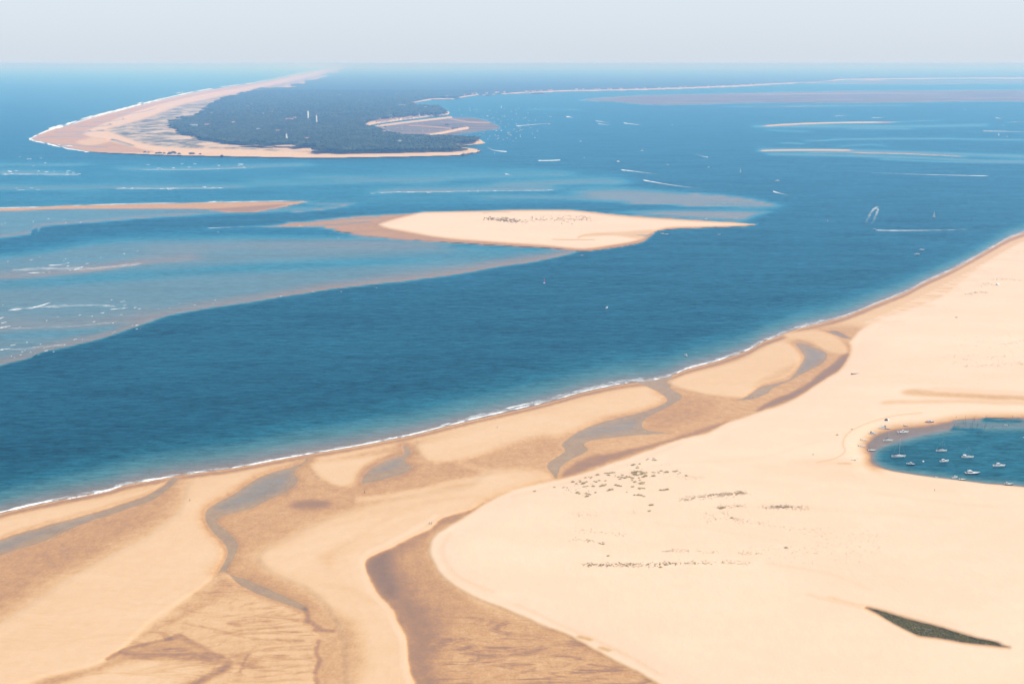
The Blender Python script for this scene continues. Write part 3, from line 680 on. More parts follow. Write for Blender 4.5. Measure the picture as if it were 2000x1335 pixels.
def water_material():
    b = NT('sea_water')
    pos = b.n('ShaderNodeNewGeometry').outputs['Position']
    dep = b.attr('depth')
    n1 = b.noise(pos, 0.006, 5, 0.6, (0.35, 1, 1), 0.8, math.radians(-6))
    n2 = b.noise(pos, 0.035, 4, 0.6, (0.35, 1, 1), 0.5, math.radians(4))
    d = b.math('MULTIPLY', dep, b.math('ADD', 0.62, b.math('MULTIPLY', n1, 0.76)))
    d = b.math('MAXIMUM', d, 0.0)
    body = b.ramp(b.math('DIVIDE', d, 10.0, True), [(0.0, (0.33, 0.30, 0.265)), (0.05, (0.255, 0.265, 0.245)), (0.12, (0.150, 0.225, 0.228)), (0.26, (0.042, 0.17, 0.21)), (0.45, (0.003, 0.085, 0.130)), (0.8, (0.0, 0.038, 0.056))])
    silt = b.attr('silt')
    body = b.mix(b.math('MULTIPLY', silt, 0.8), body, b.ramp(b.math('DIVIDE', d, 10.0, True), [(0.0, (0.46, 0.385, 0.365)), (0.03, (0.37, 0.345, 0.325)), (0.065, (0.25, 0.265, 0.245)), (0.2, (0.085, 0.17, 0.155)), (0.45, (0.016, 0.085, 0.098)), (0.9, (0.0, 0.042, 0.064))]))
    wave = b.noise(pos, 0.14, 4, 0.65, (0.42, 1, 1), 0.4, math.radians(8))
    wave2 = b.noise(pos, 0.022, 4, 0.65, (0.35, 1, 1), 0.5, math.radians(10))
    chop = b.noise(pos, 0.55, 3, 0.6, (0.45, 1, 1), 0.3, math.radians(12))
    tone = b.math('ADD', b.math('ADD', b.mr(wave, 0.3, 0.7, 0.55, 1.45), b.mr(wave2, 0.3, 0.7, -0.22, 0.22)), b.math('ADD', b.mr(chop, 0.3, 0.7, -0.25, 0.25), b.mr(n1, 0.3, 0.7, -0.12, 0.12)))
    tone = b.math('ADD', 1.0, b.math('MULTIPLY', b.math('SUBTRACT', tone, 1.0), b.mr(d, 0.5, 5.0, 0.35, 1.0)))
    vm = b.n('ShaderNodeVectorMath', operation='SCALE')
    b.l(body, vm.inputs[0]); b.l(tone, vm.inputs['Scale'])
    dif = b.n('ShaderNodeBsdfDiffuse'); b.l(vm.outputs[0], dif.inputs['Color'])
    tr = b.n('ShaderNodeBsdfTransparent'); tr.inputs['Color'].default_value = (0.88, 0.95, 0.97, 1)
    op = b.math('SUBTRACT', 1.0, b.math('EXPONENT', b.math('MULTIPLY', d, -0.95)), True)
    op = b.math('MAXIMUM', op, 0.12)
    m1 = b.n('ShaderNodeMixShader'); b.l(op, m1.inputs[0]); b.l(tr.outputs[0], m1.inputs[1]); b.l(dif.outputs[0], m1.inputs[2])
    bp = b.n('ShaderNodeBump'); bp.inputs['Strength'].default_value = 0.6; bp.inputs['Distance'].default_value = 1.0
    b.l(b.math('ADD', b.math('MULTIPLY', wave, 1.1), b.math('MULTIPLY', wave2, 2.2)), bp.inputs['Height'])
    gl = b.n('ShaderNodeBsdfGlossy'); gl.inputs['Roughness'].default_value = 0.28; b.l(b.mix(b.mr(dep, 0.1, 1.2), (0.92, 0.84, 0.88, 1), (0.22, 0.68, 0.96, 1)), gl.inputs['Color'])  # blue of the reflected upper sky put into the deep-water gloss colour
    b.l(bp.outputs[0], gl.inputs['Normal'])
    fr = b.n('ShaderNodeFresnel'); fr.inputs['IOR'].default_value = 1.33
    b.l(bp.outputs[0], fr.inputs['Normal'])
    m2 = b.n('ShaderNodeMixShader')
    calm = b.mr(dep, 0.05, 0.7, 1.9, 1.0)
    b.l(b.math('MINIMUM', b.math('MULTIPLY', b.math('MULTIPLY', b.math('MULTIPLY', fr.outputs[0], b.mr(calm, 1.0, 1.9, 0.50, 0.20)), calm), b.math('MAXIMUM', b.math('ADD', b.math('MULTIPLY', tone, 0.8), 0.2), 0.1)), 0.42), m2.inputs[0])
    b.l(m1.outputs[0], m2.inputs[1]); b.l(gl.outputs[0], m2.inputs[2])
    b.l(m2.outputs[0], b.out.inputs['Surface'])
    return b.m

def foam_material():
    b = NT('sea_foam')
    pos = b.n('ShaderNodeNewGeometry').outputs['Position']
    a = b.attr('froth')
    n = b.noise(pos, 0.12, 5, 0.75, (0.6, 1, 1))
    al = b.mr(b.math('ADD', a, b.math('MULTIPLY', b.math('SUBTRACT', n, 0.5), 1.5)), 0.2, 0.95)
    al = b.math('MULTIPLY', al, b.mr(a, 0.0, 0.25))
    df = b.n('ShaderNodeBsdfDiffuse'); df.inputs['Color'].default_value = (0.86, 0.88, 0.88, 1)
    tr = b.n('ShaderNodeBsdfTransparent')
    m = b.n('ShaderNodeMixShader'); b.l(al, m.inputs[0]); b.l(tr.outputs[0], m.inputs[1]); b.l(df.outputs[0], m.inputs[2])
    b.l(m.outputs[0], b.out.inputs['Surface'])
    return b.m

def leaf_material(name, dark, lite):
    b = NT(name)
    oi = b.n('ShaderNodeObjectInfo').outputs['Random']
    pos = b.n('ShaderNodeNewGeometry').outputs['Position']
    n = b.noise(pos, 0.25, 3, 0.6)
    col = b.mix(b.math('ADD', b.math('MULTIPLY', oi, 0.55), b.mr(n, 0.3, 0.7, 0.0, 0.45)), (*dark, 1), (*lite, 1))
    p = b.n('ShaderNodeBsdfPrincipled'); b.l(col, p.inputs['Base Color'])
    p.inputs['Roughness'].default_value = 0.8; p.inputs['Specular IOR Level'].default_value = 0.2
    b.l(p.outputs[0], b.out.inputs['Surface'])
    return b.m

M = {
    'sand': sand_material(), 'water': water_material(), 'foam': foam_material(),
    'pine': leaf_material('pine_needles', (0.018, 0.032, 0.016), (0.060, 0.082, 0.034)),
    'marram': leaf_material('marram_grass', (0.30, 0.225, 0.095), (0.56, 0.43, 0.23)),
    'reed': leaf_material('salt_marsh_plants', (0.050, 0.066, 0.018), (0.34, 0.27, 0.05)),
    'bark': plain('pine_bark', (0.13, 0.08, 0.05), 0.9),
    'white': plain('white_gelcoat', (0.80, 0.80, 0.78), 0.35, var=0.03),
    'cream': plain('cream_gelcoat', (0.72, 0.68, 0.58), 0.4, var=0.04),
    'navy': plain('navy_gelcoat', (0.012, 0.02, 0.055), 0.3),
    'black': plain('black_gelcoat', (0.012, 0.012, 0.015), 0.4),
    'redhull': plain('red_gelcoat', (0.30, 0.035, 0.03), 0.4),
    'green': plain('green_paint', (0.02, 0.16, 0.09), 0.5),
    'red': plain('red_paint', (0.50, 0.03, 0.06), 0.5),
    'glass': plain('smoked_glass', (0.015, 0.02, 0.025), 0.12, spec=0.6, var=0.0),
    'alu': plain('aluminium', (0.62, 0.63, 0.64), 0.35, 0.6),
    'canvas_blue': plain('blue_canvas', (0.02, 0.03, 0.07), 0.85),
    'canvas_tan': plain('tan_canvas', (0.45, 0.36, 0.24), 0.9),
    'sail': plain('sail_cloth', (0.82, 0.82, 0.80), 0.7, var=0.04),
    'teak': plain('teak_deck', (0.36, 0.24, 0.13), 0.7),
    'rubber': plain('dark_rubber', (0.03, 0.03, 0.035), 0.6),
    'stone': plain('grey_rock', (0.20, 0.18, 0.15), 0.9, var=0.2),
    'wood': plain('weathered_timber', (0.11, 0.075, 0.05), 0.9, var=0.15),
    'stake': plain('wet_stake_timber', (0.06, 0.055, 0.05), 0.8),
    'wallwhite': plain('white_render', (0.78, 0.76, 0.70), 0.85, var=0.04, scale=0.3),
    'wallpink': plain('pinkish_render', (0.62, 0.50, 0.42), 0.85, var=0.06, scale=0.3),
    'tile': plain('terracotta_tiles', (0.42, 0.17, 0.095), 0.85, var=0.12, scale=0.4),
    'slate': plain('grey_roofing', (0.28, 0.28, 0.29), 0.8, scale=0.4),
    'window': plain('window_glass', (0.03, 0.04, 0.05), 0.15, var=0.0),
    'redlantern': plain('red_lantern', (0.45, 0.06, 0.04), 0.5),
    'skin': plain('sunlit_skin', (0.45, 0.27, 0.18), 0.6),
    'shirt_dark': plain('dark_clothing', (0.03, 0.035, 0.06), 0.8),
    'shirt_red': plain('red_clothing', (0.35, 0.05, 0.04), 0.8),
    'hair': plain('dark_hair', (0.03, 0.02, 0.012), 0.7),
}

# ------------------------------------------------------------------ ground and water sheets
GX, GY, GZ = pix2world(U, V, Z)
ground = link('ground', mesh_grid('ground', GX, GY, GZ, {'tone': W, 'veg': VEG, 'mud': MUD, 'wood': FOR, 'streak': STR}), M['sand'])
tag(ground, 'pale dry sand spit, damp orange tidal flats, sand bars and wooded cape', kind='structure')

wu_, wv_ = us[::2] if len(us) % 2 else np.append(us[::2], us[-1]), vs[::2] if len(vs) % 2 else np.append(vs[::2], vs[-1])
iu = np.searchsorted(us, wu_); iv = np.searchsorted(vs, wv_)
sub = np.ix_(iv, iu)
HX, HY, HZ = pix2world(U[sub], V[sub], 0.0)
sea = link('sea_water', mesh_grid('sea_water', HX, HY, HZ, {'depth': np.maximum(-Z[sub], -0.4), 'silt': SILT[sub]}), M['water'])
tag(sea, 'blue and teal sea water of the channel, shallows and lagoon', kind='structure')

def lookup(F, u, v):
    i = np.clip(np.searchsorted(us, u) - 1, 0, NU - 2); j = np.clip(np.searchsorted(vs, v) - 1, 0, NV - 2)
    fu = np.clip((u - us[i]) / (us[i + 1] - us[i]), 0, 1); fv = np.clip((v - vs[j]) / (vs[j + 1] - vs[j]), 0, 1)
    return (F[j, i] * (1 - fu) + F[j, i + 1] * fu) * (1 - fv) + (F[j + 1, i] * (1 - fu) + F[j + 1, i + 1] * fu) * fv

def on_ground(u, v, lift=0.0):
    """point of the ground (or of the water, where the ground lies deeper) seen at a pixel"""
    z = float(max(lookup(Z, u, v), 0.0)) + lift
    x, y, z = pix2world(u, v, z)
    return Vector((float(x), float(y), float(z)))

def mpp(v):
    """metres per photograph pixel across the view, at the ground seen in row v"""
    x, y, _ = pix2world(1000, v, 0)
    return float(y * CP + CAM_H * SP) / FPX
#HAZE
def box_mesh(name, lo, hi):
    me = bpy.data.meshes.new(name)
    x0, y0, z0 = lo; x1, y1, z1 = hi
    v = [(x0, y0, z0), (x1, y0, z0), (x1, y1, z0), (x0, y1, z0), (x0, y0, z1), (x1, y0, z1), (x1, y1, z1), (x0, y1, z1)]
    me.from_pydata(v, [], [(3, 2, 1, 0), (4, 5, 6, 7), (0, 1, 5, 4), (1, 2, 6, 5), (2, 3, 7, 6), (3, 0, 4, 7)])
    return me
hb = NT('haze_air')
pv = hb.n('ShaderNodeVolumePrincipled')
pv.inputs['Color'].default_value = (*HAZE_COLOR, 1)
pv.inputs['Absorption Color'].default_value = (0.85, 0.85, 0.85, 1)
pv.inputs['Density'].default_value = HAZE_DENSITY
pv.inputs['Anisotropy'].default_value = 0.0
hb.l(pv.outputs[0], hb.out.inputs['Volume'])
haze = link('haze', box_mesh('haze', (-320000, -3000, float(Z.min()) - 2.0), (320000, 420000, CAM_H + 6)), hb.m)
tag(haze, 'pale blue summer haze filling the air', kind='stuff')

# ------------------------------------------------------------------ generic mesh parts
class MB:
    def __init__(self):
        self.v = []; self.f = []
    def add(self, vs_, fs_):
        k = len(self.v); self.v += [tuple(p) for p in vs_]; self.f += [tuple(i + k for i in f) for f in fs_]
        return self
    def box(self, c, s, taper=1.0):
        x, y, z = c; a, b_, h = s[0] / 2, s[1] / 2, s[2]
        t = taper
        return self.add([(x - a, y - b_, z), (x + a, y - b_, z), (x + a, y + b_, z), (x - a, y + b_, z), (x - a * t, y - b_ * t, z + h), (x + a * t, y - b_ * t, z + h), (x + a * t, y + b_ * t, z + h), (x - a * t, y + b_ * t, z + h)],
                        [(3, 2, 1, 0), (4, 5, 6, 7), (0, 1, 5, 4), (1, 2, 6, 5), (2, 3, 7, 6), (3, 0, 4, 7)])
    def tube(self, a, b_, r0, r1=None, n=8):
        r1 = r0 if r1 is None else r1
        a = Vector(a); b_ = Vector(b_); d = (b_ - a).normalized()
        s = d.orthogonal().normalized(); t = d.cross(s)
        vs_ = [a + (s * math.cos(2 * math.pi * i / n) + t * math.sin(2 * math.pi * i / n)) * r0 for i in range(n)] + [b_ + (s * math.cos(2 * math.pi * i / n) + t * math.sin(2 * math.pi * i / n)) * r1 for i in range(n)]
        fs_ = [(i, (i + 1) % n, n + (i + 1) % n, n + i) for i in range(n)] + [tuple(reversed(range(n))), tuple(range(n, 2 * n))]
        return self.add(vs_, fs_)
    def loft(self, rings, cap=True, closed=True):
        n = len(rings[0]); vs_ = [p for r in rings for p in r]; fs_ = []
        for k in range(len(rings) - 1):
            for i in range(n if closed else n - 1):
                j = (i + 1) % n
                fs_.append((k * n + i, k * n + j, (k + 1) * n + j, (k + 1) * n + i))
        if cap:
            fs_ += [tuple(reversed(range(n))), tuple(range((len(rings) - 1) * n, len(rings) * n))]
        return self.add(vs_, fs_)
    def lathe(self, prof, n=14):
        return self.loft([[(r * math.cos(2 * math.pi * i / n), r * math.sin(2 * math.pi * i / n), z) for i in range(n)] for r, z in prof])
    def build(self, name, mat, parent=None, smoothed=False):
        me = bpy.data.meshes.new(name)
        me.from_pydata(self.v, [], self.f)
        me.update()
        bm = bmesh.new(); bm.from_mesh(me); bmesh.ops.recalc_face_normals(bm, faces=bm.faces); bm.to_mesh(me); bm.free()
        if smoothed:
            for p in me.polygons: p.use_smooth = True
        return link(name, me, mat, parent)

def thing(name, label, cat, loc, rz=0.0, group=None):
    o = bpy.data.objects.new(name, None); C.objects.link(o)
    o.location = loc; o.rotation_euler = (0, 0, rz)
    return tag(o, label, cat, group)

def copy_tree(o, parent=None):
    c = o.copy(); C.objects.link(c); c.parent = parent
    for ch in o.children:
        copy_tree(ch, c)
    return c

# ------------------------------------------------------------------ boats
def hull_rings(L, B, H, flare=0.78, full=0.9, rake=0.06, n=11):
    rings = []
    for k in range(n):
        t = k / (n - 1)
        x = -L / 2 + L * t
        w = B / 2 * (full + (1 - full) * min(1, t / 0.35)) if t < 0.45 else B / 2 * max(0.02, (1 - ((t - 0.45) / 0.55) ** 2.3))
        sh = H * (0.86 + 0.34 * t * t)
        zk = -0.3 * H * (1 - t ** 3)
        xb = x + rake * L * t * t * 1.0
        ch = 0.12 * H + 0.3 * H * t ** 3
        rings.append([(xb, -w, sh), (x, -w * flare, ch), (x - 0.02 * L * t, 0, zk), (x, w * flare, ch), (xb, w, sh)])
    return rings

def add_hull(root, L, B, H, mat, deckmat='white', full=0.9, stripe=None):
    rings = hull_rings(L, B, H, full=full)
    h = MB().loft(rings, cap=True, closed=False).build('hull', M[mat], root)
    d = MB()
    top = [(r[0], r[4]) for r in rings]
    inset = 0.93
    vs_ = []
    for (a, b_) in top:
        vs_ += [(a[0], a[1] * inset, a[2] - 0.05 * H), (b_[0], b_[1] * inset, b_[2] - 0.05 * H)]
    d.add(vs_, [(2 * i, 2 * i + 2, 2 * i + 3, 2 * i + 1) for i in range(len(top) - 1)])
    d.build('deck', M[deckmat], root)
    gw = MB()
    for s in (0, 1):
        for i in range(len(top) - 1):
            gw.tube(top[i][s], top[i + 1][s], 0.05 + 0.004 * L, n=5)
    gw.build('gunwale', M[stripe or 'white'], h)
    return h

def cabin_block(x0, x1, w, z0, h, rake=0.35, front=0.5):
    """a cabin with raked front and slightly tumbled sides"""
    a, b_ = w / 2, w / 2 * 0.84
    f = a * front
    bot = [(x0, -a, z0), (x1 - (x1 - x0) * 0.15, -a, z0), (x1, -f, z0), (x1, f, z0), (x1 - (x1 - x0) * 0.15, a, z0), (x0, a, z0)]
    k = rake * h
    top = [(x0 + 0.1 * h, -b_, z0 + h), (x1 - (x1 - x0) * 0.15 - k, -b_, z0 + h), (x1 - 2 * k, -f * 0.8, z0 + h), (x1 - 2 * k, f * 0.8, z0 + h), (x1 - (x1 - x0) * 0.15 - k, b_, z0 + h), (x0 + 0.1 * h, b_, z0 + h)]
    return bot, top

def add_cabin(root, x0, x1, w, z0, h, mat='white', glass=True, rake=0.35):
    bot, top = cabin_block(x0, x1, w, z0, h, rake)
    c = MB().loft([bot, top]).build('cabin', M[mat], root)
    if glass:
        m = MB()
        lo, hi = 0.42, 0.82
        B1 = [Vector(p) for p in bot]; T1 = [Vector(p) for p in top]
        for i in range(5):
            p, q = i, i + 1
            cen = (B1[p] + B1[q]) / 2; out = Vector((cen.x - (x0 + x1) / 2, cen.y, 0)).normalized() * 0.03
            a = B1[p].lerp(T1[p], lo).lerp(B1[q].lerp(T1[q], lo), 0.07) + out
            b_ = B1[p].lerp(T1[p], lo).lerp(B1[q].lerp(T1[q], lo), 0.93) + out
            c_ = B1[p].lerp(T1[p], hi).lerp(B1[q].lerp(T1[q], hi), 0.93) + out
            d = B1[p].lerp(T1[p], hi).lerp(B1[q].lerp(T1[q], hi), 0.07) + out
            k = out * 0.6
            m.add([a, b_, c_, d, a + k, b_ + k, c_ + k, d + k], [(4, 5, 6, 7), (0, 1, 5, 4), (1, 2, 6, 5), (2, 3, 7, 6), (3, 0, 4, 7)])
        m.build('window', M['glass'], c)
    return c

def add_outboard(root, x, z, s=1.0, mat='black'):
    m = MB().box((x - 0.25 * s, 0, z + 0.1 * s), (0.55 * s, 0.42 * s, 0.6 * s), 0.7)
    m.box((x - 0.2 * s, 0, z - 0.9 * s), (0.22 * s, 0.16 * s, 1.0 * s))
    m.build('outboard_motor', M[mat], root)

def add_arch(root, x, w, z0, h, mat='alu', r=0.06):
    m = MB()
    m.tube((x, -w / 2, z0), (x - 0.3, -w / 2 * 0.9, z0 + h), r, n=6).tube((x, w / 2, z0), (x - 0.3, w / 2 * 0.9, z0 + h), r, n=6).tube((x - 0.3, -w / 2 * 0.9, z0 + h), (x - 0.3, w / 2 * 0.9, z0 + h), r, n=6)
    m.build('radar_arch', M[mat], root)

def add_rail(root, L, B, H):
    m = MB(); rings = hull_rings(L, B, H)
    for s in (0, 4):
        pts = [Vector(rings[k][s]) * 1 for k in (6, 7, 8, 9, 10)]
        for i in range(4):
            m.tube(pts[i] + Vector((0, 0, 0.55)), pts[i + 1] + Vector((0, 0, 0.55)), 0.03, n=5)
        for p in pts:
            m.tube(p, p + Vector((0, 0, 0.55)), 0.025, n=5)
    m.build('bow_rail', M['alu'], root)

def add_canopy(root, x0, x1, w, z0, h, mat):
    m = MB()
    n = 7
    rings = []
    for x, e in ((x0, 0.85), (x0 + (x1 - x0) * 0.5, 1.0), (x1, 0.9)):
        up = [(x, math.cos(math.pi * i / (n - 1)) * w / 2 * e, z0 + h * 0.75 + math.sin(math.pi * i / (n - 1)) * h * 0.25 * e) for i in range(n)]
        dn = [(x, p[1], p[2] - 0.08) for p in reversed(up)]
        rings.append(up + dn)
    m.loft(rings)
    c = m.build('canopy', M[mat], root)
    for x in (x0, x1):
        for s in (-1, 1):
            MB().tube((x, s * w / 2 * 0.85, z0), (x, s * w / 2 * 0.85, z0 + h * 0.78), 0.035, n=5).build('canopy_pole', M['alu'], c)

def cruiser(name, label, u, v, L, hd, hull='white', fly=False, canopy=None, cat='boat', arch=False, group=None, z=None, heel=0, cab=(-0.22, 0.22), roofmat='white'):
    loc = on_ground(u, v)
    root = thing(name, label, cat, loc, math.radians(hd), group)
    B, H = L * 0.33, 0.75 + 0.055 * L
    add_hull(root, L, B, H, hull)
    zc = H * 0.86
    ch = 0.75 + 0.075 * L
    add_cabin(root, L * cab[0], L * cab[1], B * 0.74, zc, ch, roofmat)
    add_cabin(root, L * (cab[1] - 0.05), L * min(0.44, cab[1] + 0.17), B * 0.5, zc, ch * 0.35, 'white', glass=False)
    if fly:
        b_ = MB().box((L * (cab[0] + cab[1]) / 2 - L * 0.04, 0, zc + ch), (L * 0.26, B * 0.6, 0.45), 0.94).build('flybridge', M['white'], root)
        MB().box((L * (cab[0] + cab[1]) / 2 + L * 0.07, 0, zc + ch + 0.45), (0.12, B * 0.5, 0.4), 0.9).build('windscreen', M['glass'], b_)
    if canopy:
        add_canopy(root, -L * 0.45, L * cab[0] + 0.1, B * 0.8, zc, ch * 1.25, canopy)
    if arch:
        add_arch(root, -L * 0.28, B * 0.85, zc, ch * 1.5)
    MB().box((-L * 0.36, 0, zc - 0.1), (L * 0.1, B * 0.6, 0.5)).build('stern_seat', M['canvas_blue' if canopy else 'teak'], root)
    add_rail(root, L, B, H)
    root.rotation_euler[0] = math.radians(heel)
    return root

def yacht(name, label, u, v, L, hd, mast, hull='white', canopy=None, cover='canvas_blue', cat='sailing yacht', sail=False, group=None, mastmat='alu', heel=0, lean=0):
    loc = on_ground(u, v)
    root = thing(name, label, cat, loc, math.radians(hd), group)
    B, H = L * 0.31, 0.7 + 0.045 * L
    add_hull(root, L, B, H, hull, 'cream', full=0.72)
    zc = H * 0.9
    add_cabin(root, -L * 0.16, L * 0.22, B * 0.56, zc, 0.35 + 0.035 * L, 'white')
    zb = zc + 0.9 + 0.03 * L
    xm = L * 0.06
    mm = MB().tube((xm, 0, zc), (xm, 0, zc + mast), 0.13, 0.08, 8)
    mk = mm.build('mast', M[mastmat], root)
    for q in (0.45, 0.72):
        MB().tube((xm, -B * 0.32, zc + mast * q), (xm, B * 0.32, zc + mast * q), 0.04, n=5).build('spreader', M['alu'], mk)
    MB().tube((xm, 0, zb), (-L * 0.36, 0, zb), 0.08, n=6).build('boom', M['alu'], root)
    st = MB()
    for p in ((L * 0.5, 0, H * 1.2), (-L * 0.49, 0, H * 0.9), (xm - 0.2, -B * 0.48, H), (xm - 0.2, B * 0.48, H)):
        st.tube(p, (xm, 0, zc + mast * 0.97), 0.02, n=4)
    st.build('rigging', M['alu'], root)
    if sail:
        m = MB(); m2 = MB()
        n = 8; rows = []
        for i in range(n + 1):
            t = i / n; zz = zb + 0.15 + t * (mast - 1.8); c_ = L * 0.42 * (1 - t) ** 0.9
            rows.append([(xm - 0.12 - c_ * s, 0.10 * c_ * math.sin(math.pi * s) + 0.06 * c_ * s, zz) for s in np.linspace(0, 1, 6)])
        m.loft(rows, cap=False, closed=False).build('mainsail', M['sail'], root)
        rows = []
        for i in range(n + 1):
            t = i / n; zz = zc + 0.5 + t * (mast * 0.8); c_ = L * 0.40 * (1 - t)
            xf = L * 0.48 * (1 - t) + xm * t
            rows.append([(xf - c_ * s, 0.12 * c_ * math.sin(math.pi * s), zz) for s in np.linspace(0, 1, 5)])
        m2.loft(rows, cap=False, closed=False).build('jib', M['sail'], root)
    else:
        m = MB(); m.loft([[(x, r * math.cos(a), zb + 0.2 + 1.3 * r * math.sin(a)) for a in np.linspace(0, 2 * math.pi, 9)[:-1]] for x, r in ((xm - 0.15, 0.12), (-L * 0.05, 0.24), (-L * 0.2, 0.2), (-L * 0.35, 0.1))])
        m.build('sail_cover', M[cover], root)
    if canopy:
        add_canopy(root, -L * 0.40, -L * 0.13, B * 0.78, zc, 1.7, canopy)
    MB().box((-L * 0.3, 0, zc - 0.12), (L * 0.2, B * 0.5, 0.16)).build('cockpit', M['teak'], root)
    add_rail(root, L, B, H)
    root.rotation_euler[0] = math.radians(lean)
    return root

def open_boat(name, label, u, v, L, hd, hull='white', motor='black', console=True, cat='boat', group=None, post=None, heel=0):
    loc = on_ground(u, v)
    root = thing(name, label, cat, loc, math.radians(hd), group)
    B, H = L * 0.36, 0.45 + 0.05 * L
    add_hull(root, L, B, H, hull, 'cream', full=0.88)
    if console:
        c = MB().box((-L * 0.03, 0, H * 0.75), (L * 0.14, B * 0.4, 0.75), 0.8).build('console', M['white'], root)
        MB().box((L * 0.03, 0, H * 0.75 + 0.7), (0.08, B * 0.36, 0.4), 0.9).build('windscreen', M['glass'], c)
    MB().box((-L * 0.25, 0, H * 0.72), (L * 0.09, B * 0.7, 0.3)).build('bench', M['teak'], root)
    if motor:
        add_outboard(root, -L / 2, H * 0.8, 0.7 + 0.06 * L, motor)
    if post:
        MB().tube((-L * 0.25, 0, H * 0.7), (-L * 0.12, 0.1, H * 0.7 + post), 0.09, 0.05, 6).build('mast', M['wood' if hull != 'white' else 'alu'], root)
    root.rotation_euler[0] = math.radians(heel)
    return root

def px_len(p, v):
    return p * mpp(v)

# lagoon anchorage
cruiser('motor_cruiser', 'white motor cruiser aground on wet sand beside a small brown boat', 1724, 836.5, px_len(15, 836), 195, canopy='canvas_blue', heel=5)
open_boat('small_boat', 'small brown open boat aground next to a white motor cruiser', 1734, 837.5, px_len(9, 836), 10, 'redhull', 'black', heel=-6)
cruiser('cabin_boat', 'small white cabin boat stranded on the wet lavender sand of the lagoon', 1705, 847.5, px_len(13, 846), -8, canopy='canvas_blue', heel=4)
open_boat('dinghy', 'white inflatable dinghy with tilted dark outboard on the wet lagoon edge', 1687.5, 859.5, px_len(12, 859), 5, 'white', 'black', console=False)
open_boat('runabout', 'white open runabout nosed off the sandy western lagoon shore', 1683.5, 871.5, px_len(14, 871), 3, 'white', 'rubber')
open_boat('speedboat', 'low white speedboat with navy hull side afloat near the western lagoon shore', 1702.5, 880, px_len(15, 880), 2, 'navy', 'black')
yacht('sailing_yacht', 'small white sailing yacht at the edge of the lagoon shallows', 1734, 861, px_len(18, 861), 4, 8.5, cover='canvas_blue')
yacht('sailing_yacht', 'largest white sailing yacht with tall bare mast and blue canopy in the lagoon', 1754.5, 892, px_len(26, 892), -3, 14.5, canopy='canvas_blue')
cruiser('sport_boat', 'black hulled sports cruiser with white top in the lagoon', 1778, 907.5, px_len(15, 907), -24, hull='black', cab=(-0.1, 0.3))
yacht('sailing_yacht', 'white sailing yacht with dark navy cockpit canopy over its stern', 1838.5, 881, px_len(20, 881), -6, 9.5, hull='white', canopy='canvas_blue', mastmat='stake')
cruiser('cabin_cruiser', 'stubby all white cabin cruiser with tall wheelhouse in the lagoon', 1844, 901.5, px_len(17, 901), 6, cab=(-0.3, 0.14))
yacht('sailing_yacht', 'grey white sailing yacht with slim dark mast and pale stern canopy', 1889.5, 893.5, px_len(22, 893), -6, 9.0, canopy='sail', mastmat='stake')
cruiser('motor_yacht', 'long flybridge motor yacht with dark hull band in the lagoon', 1898.5, 925.5, px_len(27, 925), 0, hull='navy', fly=True, arch=True, cab=(-0.34, 0.1))
cruiser('motor_cruiser', 'white flybridge cruiser anchored alone in the eastern lagoon', 1951, 910.5, px_len(22, 910), -2, fly=True, cab=(-0.2, 0.16))
cruiser('cabin_boat', 'small white cabin boat drawn up on the lagoon sand beside a masted skiff', 1864.5, 933, px_len(11, 933), 12, cab=(-0.05, 0.3))
open_boat('skiff', 'dark skiff with short pale mast beached on the southern lagoon shore', 1879, 936.5, px_len(12.5, 936), -4, 'navy', None, console=False, post=3.4)
cruiser('workboat', 'low white boat with stern arch lying on the southern lagoon beach', 1969.5, 946.5, px_len(16, 946), -6, arch=True, hull='navy', cab=(-0.24, -0.02))
cruiser('fishing_boat', 'long white fishing boat with forward wheelhouse off the northern lagoon shallows', 1763.5, 845, px_len(20, 845), 0, cab=(-0.06, 0.16), arch=False)
open_boat('small_boat', 'small dark blue open boat in the shallows near the northern lagoon beach', 1769, 832, px_len(7, 832), -10, 'navy', 'black')
cruiser('motor_cruiser', 'red hulled white topped cruiser by the northern lagoon beach', 1816, 824.5, px_len(16, 824), 4, hull='redhull', cab=(-0.22, 0.18))
open_boat('small_boat', 'small white open boat among the stakes of the lagoon', 1965, 830.5, px_len(6.5, 830), 160, 'white', 'black')
open_boat('small_boat', 'dark barge moored at the far eastern side of the lagoon', 2003, 855, px_len(10, 855), 0, 'black', None)
open_boat('dinghy', 'tiny white dinghy pulled up on the southern lagoon waterline', 1829.5, 932.5, px_len(5, 932), 170, 'white', None, console=False)

# main channel
cruiser('motor_cruiser', 'white cruiser anchored in the channel, nearer the spit beach of two', 1791, 497, px_len(9.5, 497), -5, cab=(-0.15, 0.2))
cruiser('motor_cruiser', 'white cruiser anchored in the channel just beyond its look-alike', 1800, 488.5, px_len(9.5, 488), -20, cab=(-0.2, 0.15))
cruiser('workboat', 'white work boat with a dark wheelhouse opening alone in mid channel', 1185.5, 601.5, px_len(8, 601), 60, cab=(-0.2, 0.1))
cruiser('cabin_boat', 'white cabin boat anchored close to the surf of the near beach', 1339.5, 694.5, px_len(7, 694), 120, cab=(-0.25, 0.15))
cruiser('cabin_boat', 'white cabin boat anchored off the pool corner of the sand island', 1294, 457, px_len(8, 457), 170, cab=(-0.2, 0.1))
open_boat('small_boat', 'small white boat beside the cabin boat off the sand island corner', 1302, 457.6, px_len(7, 457), 5, 'white', 'black')
cruiser('motor_cruiser', 'grey white boat behind the thin point of the sand island', 1378, 428.5, px_len(6, 428), 10)
open_boat('small_boat', 'low white boat drifting off the southern side of the island point', 1404.5, 458.5, px_len(6, 458), 3, 'white', 'black')
open_boat('small_boat', 'small white boat beached on the middle of the island point', 1354, 443.5, px_len(5, 443), 30, 'white', None)
